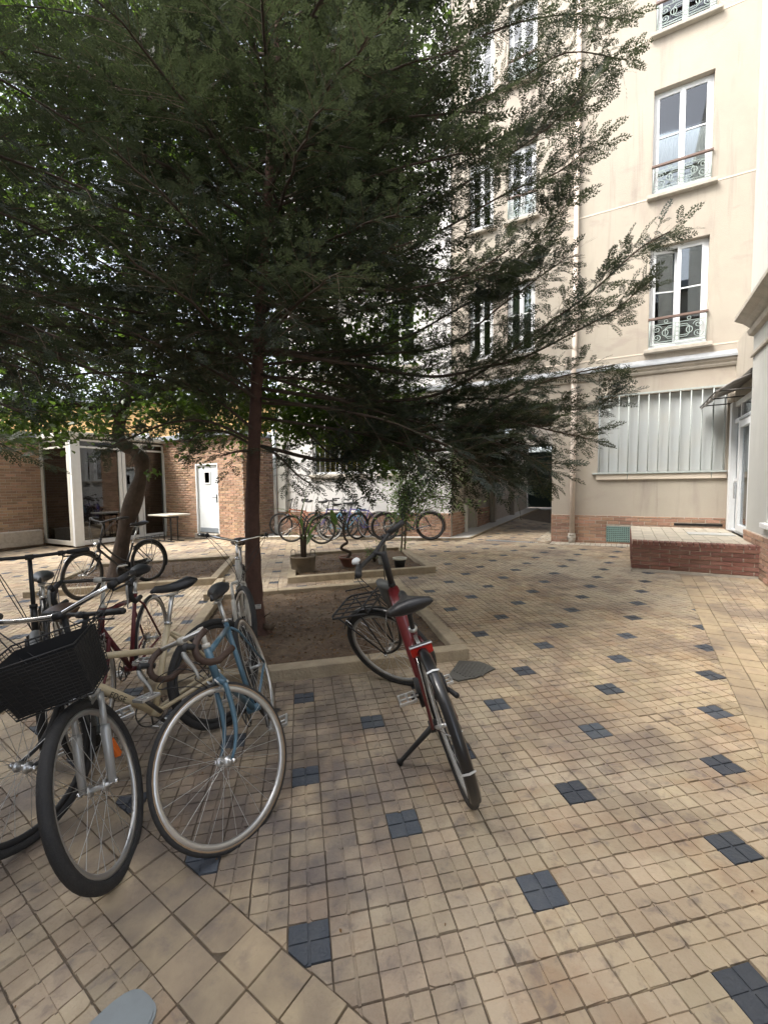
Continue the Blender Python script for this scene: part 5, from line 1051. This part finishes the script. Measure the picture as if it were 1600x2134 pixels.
def foliate(path, t0=.18, dens=1., hi=True, tl=1., brown=0.):
    vis_m = 900 if TA.name.endswith('.001') else 150
    L = sum((b-a).length for a, b in zip(path, path[1:])); n = int(L/.068*dens); N = len(path)-1
    for i in range(n):
        t = t0+(1-t0)*(i+rb_.random()*.6)/n; k = min(N-1, int(t*N)); p = path[k].lerp(path[k+1], t*N-k); tan = (path[k+1]-path[k]).normalized(); s = 1 if i % 2 else -1
        side = tan.cross(Vector((0,0,1))).normalized(); upv = side.cross(tan); a = rb_.gauss(0, .7)
        sd = side*math.cos(a)*s+upv*math.sin(a)
        d = (tan*rb_.uniform(.55,.9)+sd*rb_.uniform(.45,.8)+Vector((0,0,.12))).normalized(); l = (.16+.46*(1-t)**.8)*rb_.uniform(.6,1.2)*tl
        q = p+d*l+Vector((0,0,-.10*l)); 
        if vis_m < 500 and not visible(q, vis_m): continue
        mid = p.lerp(q, .5)+Vector((0,0,.03*l)); tw.tube([p, mid, q], [.0035,.0025,.0012], 3, caps=False)
        ns = max(2, int(l/.055)); key = ('h' if hi else 'l')+str(rb_.randrange(3))
        for j in range(ns):
            u = .12+.88*(j+.5)/ns; pp = p.lerp(mid, u*2) if u < .5 else mid.lerp(q, u*2-1); ss = 1 if j % 2 else -1
            sp_ = d.cross(Vector((rb_.gauss(0,.35), rb_.gauss(0,.35), 1))).normalized(); dd = (d*.7+sp_*ss*.75+Vector((0,0,rb_.uniform(-.15,.25)))).normalized(); nn = Vector((rb_.gauss(0,.55), rb_.gauss(0,.55), 1))
            SC.add(key, pp, dd, nn, rb_.uniform(.15,.26)*(1-.25*u)*tl**.5)
        SC.add(key, q-d*.02, d+Vector((0,0,-.05)), Vector((rb_.gauss(0,.5), rb_.gauss(0,.5), 1)), rb_.uniform(.17,.27)*tl**.5)
    e = path[-1]; d = (path[-1]-path[-2]).normalized()
    SC.add('h0', e-d*.03, d, Vector((rb_.gauss(0,.5), rb_.gauss(0,.5), 1)), .24)
def limb(path, r0):
    n = len(path); m = MB(); m.tube([p-base for p in path], [r0*(1-.85*i/n)+.003 for i in range(n)], 7); m.build('branch', bark_dark, TA)
hero = [ # (z start, way points as photo pixel + distance, radius)
 [(545,810,4.4),(740,835,4.5),(900,825,4.6),(1010,770,4.7),(1120,690,4.85),(1230,610,5.0),(1330,520,5.1),(1395,482,5.2)],
 [(545,730,4.4),(740,760,4.5),(900,785,4.6),(1010,765,4.7),(1090,745,4.8),(1200,690,4.9),(1290,640,5.0),(1340,590,5.1)],
 [(545,930,4.4),(700,960,4.3),(840,910,4.3),(960,880,4.4),(1050,830,4.5),(1150,790,4.6),(1280,760,4.7)],
 [(545,840,4.4),(800,850,4.7),(1000,830,4.9),(1120,850,5.0),(1230,850,5.1),(1290,815,5.1)],
 [(545,780,4.4),(760,850,4.3),(930,890,4.3),(1060,880,4.3),(1160,900,4.3),(1225,915,4.3)],
 [(545,870,4.4),(760,905,4.2),(900,940,4.1),(1010,920,4.1),(1100,950,4.1),(1150,985,4.1)],
 [(545,830,4.4),(780,870,4.0),(930,930,3.9),(1000,970,3.9),(1050,1010,3.9)],
 [(545,700,4.45),(740,650,4.6),(900,610,4.7),(1050,560,4.8),(1130,480,4.9),(1180,425,5.0)],
 [(545,760,4.45),(760,740,4.7),(930,720,4.9),(1040,640,5.0),(1120,580,5.1),(1170,545,5.1)],
 [(548,740,4.45),(800,720,4.9),(960,640,5.1),(1060,590,5.2),(1150,500,5.3)],
 [(555,540,4.5),(740,480,4.6),(900,420,4.7),(1050,330,4.8),(1160,250,4.9),(1250,165,5.0)],
 [(555,590,4.5),(760,560,4.6),(920,480,4.7),(1060,400,4.8),(1160,360,4.9),(1235,300,4.9)],
 [(560,430,4.55),(740,340,4.6),(900,250,4.7),(1060,180,4.8),(1180,110,4.9),(1305,125,5.0)],
 [(562,340,4.55),(740,240,4.7),(900,140,4.8),(1040,60,4.9),(1180,30,5.0),(1290,40,5.0)],
 [(575,180,4.6),(740,80,4.7),(880,-20,4.8),(1050,-110,4.9),(1200,-160,5.0)],
 [(560,460,4.5),(760,420,4.9),(940,350,5.1),(1080,270,5.2),(1180,210,5.3)],
 [(550,640,4.5),(720,610,4.2),(860,600,4.1),(980,570,4.0),(1060,520,4.0)],
 [(545,930,4.4),(580,950,4.2),(620,990,4.1),(650,1010,4.05)],
 [(530,940,4.4),(500,940,4.2),(460,950,4.1)],
 [(530,920,4.4),(440,880,4.3),(360,880,4.2),(290,905,4.1),(230,930,4.1)],
 [(530,930,4.4),(470,900,4.6),(420,900,4.7),(390,925,4.8)],
 [(535,900,4.4),(430,820,4.2),(300,780,4.1),(160,780,4.0),(40,800,4.0)],
 [(535,830,4.4),(420,760,4.3),(280,700,4.2),(120,680,4.1),(-40,690,4.0)],
 [(540,740,4.45),(470,700,4.0),(420,690,3.6),(380,710,3.4)],
 [(540,690,4.45),(560,640,3.9),(590,640,3.5),(620,680,3.3)],
 [(545,640,4.45),(500,560,4.0),(440,560,3.6),(360,590,3.4)],
 [(545,600,4.45),(430,540,4.2),(300,500,4.0),(180,470,3.9),(30,500,3.8)],
 [(555,460,4.5),(420,380,4.3),(280,330,4.1),(120,300,4.0),(-30,330,3.9)],
 [(560,380,4.5),(440,270,4.4),(300,200,4.2),(150,160,4.1),(-20,150,4.0)],
 [(570,250,4.6),(430,120,4.5),(280,60,4.4),(120,20,4.3),(-40,10,4.2)],
 [(560,400,4.5),(600,330,4.1),(660,300,3.8),(740,310,3.6)],
 [(565,320,4.5),(560,240,4.1),(520,180,3.8),(460,160,3.6)],
]
for hh in hero:
    path = smooth([at(*q) for q in hh], 4); limb(path, .017 if len(hh) > 6 else .012); foliate(path, .1, 1.0, True)
for hh in ([(820,850,4.6),(900,890,4.5),(980,930,4.4),(1040,975,4.3)], [(860,830,4.7),(940,870,4.6),(1020,900,4.5),(1100,930,4.4)], [(900,840,4.7),(980,860,4.6),(1060,880,4.5),(1140,890,4.4)],
    [(800,870,4.5),(860,920,4.4),(920,970,4.3),(970,1010,4.2)], [(940,880,4.6),(1000,920,4.7),(1050,950,4.7),(1090,985,4.6)], [(880,870,4.5),(950,900,4.6),(1010,940,4.7),(1050,1000,4.7)],
    [(700,880,4.4),(740,920,4.3),(790,950,4.2),(850,985,4.1)], [(640,900,4.4),(680,940,4.4),(720,965,4.35),(760,990,4.3)]):
    path = smooth([at(*q) for q in hh], 4); limb(path, .008); foliate(path, .05, 1.35, False, 1.05)
ga = 0
for k in range(60):
    z = 2.5+4.7*(k/60)+rb_.uniform(-.06,.06); ga += 2.39996+rb_.uniform(-.25,.25); ca, sa = math.cos(ga), math.sin(ga); L = (3.0-.18*(z-2))*rb_.uniform(.75,1.1)
    if sa < -.35: L = min(L, 1.9)
    el = math.radians(rb_.uniform(8, 30)); s0 = trunk_at(z); d = Vector((ca*math.cos(el), sa*math.cos(el), math.sin(el)))
    path = [s0+d*L*t+Vector((0,0,-.22*L*t*t))+Vector((rb_.gauss(0,.02), rb_.gauss(0,.02), 0))*t for t in [i/10 for i in range(11)]]
    if not any(visible(p, 500) for p in path): continue
    limb(path, .015); foliate(path, .1, 1.1, False, 1.3)
parts = []
for k in range(3):
    if SC.b.get('h%d' % k): parts.append(bake(SPR[k], SC.b['h%d' % k]))
    if SC.b.get('l%d' % k): parts.append(bake(SPR_LO[k], SC.b['l%d' % k]))
V, F = join(parts); V = V-np.array(base); o = link('crown', npmesh('crown', V, F, frond_m), TA); o['kind'] = 'stuff'
tw.v = [tuple(Vector(p)-base) for p in tw.v]; o = tw.build('twigs', twig_m, TA); o['kind'] = 'stuff'
# --- the broadleaf tree behind
TBt = thing('broadleaf_tree', 'leafy tree with a dark crooked trunk behind the roadster bicycle', 'tree', (-4.30, 7.15, gz(-4.3, 7.15)))
bB = Vector(TBt.location)
tb = smooth([at(250,1225,7.12), at(250,1170,7.12), at(262,1100,7.14), at(280,1040,7.16), at(297,985,7.18), at(296,962,7.18), at(282,942,7.18), at(256,926,7.18), at(247,900,7.2), at(258,850,7.25), at(272,790,7.3), at(265,700,7.35), at(280,560,7.4), at(300,380,7.5), at(320,180,7.6)], 5); n = len(tb)
m = MB(); m.tube([p-bB for p in tb], [.135*(1-.6*i/n)+(.07*max(0,1-i/4.))+.02*math.sin(i*.55)*(i < 32) for i in range(n)], 14); m.build('trunk', bark_dark, TBt)
rl = random.Random(77); LV = []; 
lt = (np.array([(0,0,0),(.28,.34,.05),(.62,.30,.04),(1.05,0,-.10),(.62,-.30,.04),(.28,-.34,.05)]), np.array([(0,1,2),(0,2,3),(0,3,4),(0,4,5)]))
def limbB(path, r0): m = MB(); n = len(path); m.tube([p-bB for p in path], [r0*(1-.85*i/n)+.004 for i in range(n)], 7); m.build('branch', bark_dark, TBt)
def cluster(c, rad, n, size=.085):
    for _ in range(n):
        v = Vector((rl.gauss(0,1), rl.gauss(0,1), rl.gauss(0,.8))); p = c+v*rad*.55
        d = Vector((rl.gauss(0,1), rl.gauss(0,1), rl.gauss(-.4,.6))); LV.append((*p, *d, rl.gauss(0,.7), rl.gauss(-.2,.7), 1, rl.uniform(.6,1.15)*size))
hb_ = [[(270,800,7.3),(400,740,7.2),(560,700,7.2),(700,720,7.2),(800,780,7.2)],
 [(268,830,7.3),(420,800,7.0),(560,830,6.8),(680,850,6.6),(780,860,6.5),(850,880,6.5)],
 [(268,740,7.3),(150,700,7.2),(20,720,7.1),(-120,760,7.0)],
 [(262,870,7.2),(150,840,7.0),(60,850,6.9),(-30,860,6.8)],
 [(275,700,7.4),(420,600,7.6),(600,520,7.8),(760,480,8.0)],
 [(280,560,7.4),(180,440,7.5),(40,380,7.6),(-100,380,7.6)],
 [(290,480,7.4),(420,360,7.6),(580,260,7.8),(740,200,8.0)],
 [(300,380,7.5),(240,200,7.6),(150,60,7.8),(60,-40,7.8)],
 [(310,250,7.6),(420,100,7.8),(560,20,8.0),(700,-40,8.2)],
 [(272,790,7.3),(330,820,7.8),(400,860,8.2),(470,880,8.5)]]
for q in hb_:
    path = smooth([at(*w) for w in q], 5); limbB(path, .06)
    for i in range(3, len(path)): 
        for _ in range(5): cluster(path[i]+Vector((rl.gauss(0,.3), rl.gauss(0,.35), rl.gauss(0,.25))), .3, 22)
for _ in range(2000):
    px = rl.uniform(-180, 900); py = rl.uniform(-160, 900)
    if px > 820 - max(0, (py-300))*.0 and rl.random() < .5: continue
    cluster(at(px, py, rl.uniform(6.3, 8.4)), .36, 32, .1)
for _ in range(90):                       # lower fringe hanging before the brick wall
    px = rl.uniform(0, 640); py = (870 if not 225 < px < 330 else 835)+rl.uniform(-40, 45)+12*math.sin(px*.03); cluster(at(px, py, rl.uniform(6.4, 8.0)), .20, 16)
for _ in range(300):                       # hanging leaves right of the conifer trunk
    px = rl.uniform(590, 880); py = rl.uniform(820, 915)+80*math.exp(-((px-790)/70)**2)*rl.random()**.5; cluster(at(px, py, rl.uniform(6.2, 7.2)), .20, 16)
for (a, b, c) in ((30,905,6.8),(50,925,6.8),(45,890,6.8),(385,955,7.0),(380,940,7.0),(425,965,7.0),(800,985,6.6),(790,960,6.6),(815,970,6.6),(320,985,7.0)): cluster(at(a, b, c), .12, 14)
V, F = bake(lt, LV); V = V-np.array(bB); o = link('crown', npmesh('crown', V, F, leaf_m), TBt); o['kind'] = 'stuff'
print('leaf tris', len(F))
# --- bed planting
def blade_leaf(m, pts, w, n=None):
    """long leaf along pts with a folded midrib"""
    P = smooth(pts, 4); k = len(P); vs = []; 
    for i, p in enumerate(P):
        t = (P[min(i+1,k-1)]-P[max(i-1,0)]).normalized(); s = t.cross(Vector((0,0,1)))
        s = s.normalized() if s.length > .05 else Vector((1,0,0)); ww = w*math.sin(PI*min(1, (i+.3)/(k-.4)))**.7; u_ = s.cross(t)
        vs += [p-s*ww+u_*ww*.25, p, p+s*ww+u_*ww*.25]
    fs = []
    for i in range(k-1): fs += [(3*i, 3*i+1, 3*i+4, 3*i+3), (3*i+1, 3*i+2, 3*i+5, 3*i+4)]
    m._add(vs, fs, True)
def pot(t, r0, r1, h, mt, lip=.02, soil_z=.9):
    m = MB(); m.lathe([(0,0),(r0,0),(r0*1.02,.01),(r1,h-lip*1.2),(r1+.012,h-lip*1.1),(r1+.014,h),(r1-.012,h),(r1-.016,h*soil_z)], 24); m.build('pot', mt, t); m = MB(); m.lathe([(0,h*soil_z),(r1-.014,h*soil_z)], 24); m.build('soil', soil, t)
q = at(632,1182,7.35); PT = thing('potted_plant', 'large grey brown tub with handles holding a plant of long arching leaves', 'potted plant', (q.x, q.y, gz(q.x,q.y)+.03)); pot(PT, .19, .215, .27, pot_g)
m = MB()
for s in (-1, 1): m.tube([(s*.12,0,.26),(s*.13,0,.36),(s*.17,0,.38),(s*.2,0,.35),(s*.2,0,.26)], .006, 5)
m.build('handle', steel_d, PT)
q0 = Vector(PT.location); m = MB()
for (dx, dy) in ((0,0),(.03,.02),(-.02,.03),(.02,-.03)): m.tube([(dx,dy,.24),(dx*1.5+.0,dy,.5),(dx*2.2,dy,.75)], [.024,.018,.01], 6)
m.build('stem', bark_dark, PT)
m = MB(); L_ = lambda *p: [at(*w)-q0 for w in p]
for pts, w in ((L_((632,1130,7.3),(628,1075,7.3),(636,1040,7.3),(640,1015,7.3)), .035), (L_((632,1120,7.3),(622,1085,7.3),(590,1062,7.2),(552,1063,7.1)), .035), (L_((636,1120,7.3),(650,1085,7.2),(675,1062,7.2),(700,1055,7.2),(720,1060,7.2)), .03), (L_((636,1110,7.3),(655,1075,7.3),(690,1050,7.3),(718,1048,7.3)), .02), (L_((638,1125,7.3),(655,1100,7.1),(680,1075,7.1),(700,1085,7.1),(705,1105,7.1)), .045), (L_((634,1125,7.3),(612,1110,7.2),(600,1120,7.2)), .03), (L_((640,1130,7.3),(648,1115,7.2),(640,1135,7.1)), .05), (L_((645,1140,7.3),(646,1100,7.3),(652,1045,7.3),(660,1020,7.3)), .008), (L_((690,1062,7.2),(696,1085,7.1),(700,1110,7.1)), .06)): blade_leaf(m, pts, w)
m.build('leaf', plant_m, PT)
q = at(727,1182,7.6); PB = thing('potted_bonsai', 'terracotta bowl with a bare zigzag twisted trunk', 'potted plant', (q.x, q.y, gz(q.x,q.y)+.04)); pot(PB, .10, .165, .17, terracotta)
q0 = Vector(PB.location); m = MB(); m.tube([p for p in smooth([at(722,1165,7.6)-q0, at(730,1152,7.6)-q0, at(712,1144,7.6)-q0, at(714,1137,7.6)-q0, at(724,1130,7.6)-q0, at(718,1120,7.6)-q0, at(716,1095,7.6)-q0, at(722,1075,7.6)-q0], 4)], [.026]*16+[.02]*8+[.012]*5, 7); m.build('trunk', bark_dark, PB)
q = at(780,1170,7.9); SH = thing('small_shrub', 'small twiggy shrub with sparse reddish leaves beside the terracotta bowl', 'shrub', (q.x, q.y, gz(q.x,q.y)+.04)); m = MB(); ml = []
for k in range(26):
    a = rl.uniform(0,6.3); s = rl.uniform(.1,.3); e = Vector((math.cos(a)*s, math.sin(a)*s*.8, rl.uniform(.12,.42))); m.tube([(0,0,0), e*.5+Vector((0,0,.04)), e], [.005,.003,.0015], 4)
    for _ in range(9): p = e*rl.uniform(.45,1.05)+Vector((rl.gauss(0,.02), rl.gauss(0,.02), rl.gauss(0,.02))); ml.append((*p, rl.gauss(0,1), rl.gauss(0,1), rl.gauss(.2,.5), 0, 0, 1, .035))
m.build('stem', twig_m, SH); V, F = bake(lt, ml); o = link('foliage', npmesh('foliage', V, F, plant_m), SH); o['kind'] = 'stuff'
q = at(833,1186,7.3); PW = thing('flower_pot', 'small empty flower pot with a cream rim, rightmost in the bed', 'pot', (q.x, q.y, gz(q.x,q.y)+.04)); m = MB(); m.lathe([(0,0),(.075,0),(.10,.15)], 20); m.build('pot_body', blackm, PW); m = MB(); m.lathe([(.10,.148),(.118,.15),(.12,.178),(.105,.18),(.095,.17),(.09,.1),(0,.1)], 20); m.build('rim', pot_w, PW); m = MB(); m.lathe([(0,.12),(.093,.12)], 16); m.build('soil', soil, PW)
q = at(797,1180,7.75); PS = thing('stone_post', 'short square pale stone post standing in the flower pot bed', 'post', (q.x, q.y, gz(q.x,q.y)+.02), GY); m = MB(); m.bbox(-.065,.065,-.065,.065,0,.36,.008); m.build('shaft', granite, PS)
# sapling
q = at(841,1150,8.9); SP = thing('sapling', 'slender sapling with two thin stems and narrow pale green leaves', 'tree', (q.x, q.y, gz(q.x,q.y)+.03)); q0 = Vector(SP.location); m = MB(); ml = []
def twigB(pts, r, leaves, spread=.06, size=.10):
    P = smooth([at(*w)-q0 for w in pts], 4); m.tube(P, [r*(1-.7*i/len(P))+.002 for i in range(len(P))], 5)
    for _ in range(leaves):
        k = rl.randrange(1, len(P)); p = P[k-1].lerp(P[k], rl.random()); tdir = (P[k]-P[k-1]).normalized(); d = tdir*.6+Vector((rl.gauss(0,.7), rl.gauss(0,.7), rl.gauss(0,.45))); ml.append((*(p+Vector((rl.gauss(0,spread), rl.gauss(0,spread), rl.gauss(0,spread)))), *d, rl.gauss(0,.6), rl.gauss(0,.6), 1, rl.uniform(.6,1.15)*size))
twigB([(836,1152,8.9),(838,1090,8.9),(832,1030,8.9),(838,960,8.9),(835,900,8.9)], .018, 60, .08); twigB([(843,1152,8.9),(845,1090,8.9),(842,1040,8.9),(850,960,8.9),(862,900,8.9)], .016, 60, .08)
for k in range(80):
    x = rl.uniform(790, 1010); y = rl.uniform(940, 1075) if x > 880 else rl.uniform(900, 1110); y = min(y, 1085 if x < 880 else 1060)
    yb = rl.uniform(max(930, y-20), 1090); twigB([(838+rl.uniform(-4,6),yb,8.9),((841+x)/2,(yb+y)/2-rl.uniform(5,30),8.8),(x,y,8.6+rl.uniform(-.35,.35))], .004, 46, .11)
m.build('stem', twig_m, SP)
st_ = (np.array([(0,0,0),(.4,.16,.02),(1,0,-.06),(.4,-.16,.02)]), np.array([(0,1,2),(0,2,3)])); V, F = bake(st_, ml); o = link('crown', npmesh('crown', V, F, sapling_m), SP); o['kind'] = 'stuff'

# --- a second conifer just left of the frame, its near branches hang over the parked bicycles, crown extended out of view to shade them
TC = thing('conifer_tree', 'dark conifer whose near branches hang into the frame at the upper left', 'tree', (-3.9, 2.5, gz(-3.9, 2.5))); bC = Vector(TC.location); SC = Scatter(); tw = MB(); old = base; base = bC; TAo = TA; TA = TC
m = MB(); m.tube([(0,0,-.05),(.05,.02,1.5),(.0,.05,3.5),(.05,.0,6.5),(.0,.0,8)], [.12,.10,.08,.05,.02], 12); m.build('trunk', bark_red, TC)
for k in range(54):
    z = 2.1+5.0*(k/54)+rb_.uniform(-.06,.06); ang = rb_.uniform(-1.9, 1.6); L = rb_.uniform(1.6, 2.7)-.10*(z-2); s0 = bC+Vector((.03,.02,z)); d = Vector((math.cos(ang), math.sin(ang)*.9, .22))
    path = [s0+d*L*t+Vector((0,0,-.34*L*t*t)) for t in [i/9 for i in range(10)]]
    if math.hypot(path[-1].x, path[-1].y) < 1.1 and path[-1].z < 3.2: continue
    limb(path, .014); foliate(path, .12, .9, z < 3.6, 1.2)
parts = [bake((SPR if k_[0] == 'h' else SPR_LO)[int(k_[1])], r_) for k_, r_ in SC.b.items()]; V, F = join(parts); V = V-np.array(bC); o = link('crown', npmesh('crown', V, F, frond_m), TC); o['kind'] = 'stuff'
tw.v = [tuple(Vector(p)-bC) for p in tw.v]; o = tw.build('twigs', twig_m, TC); o['kind'] = 'stuff'
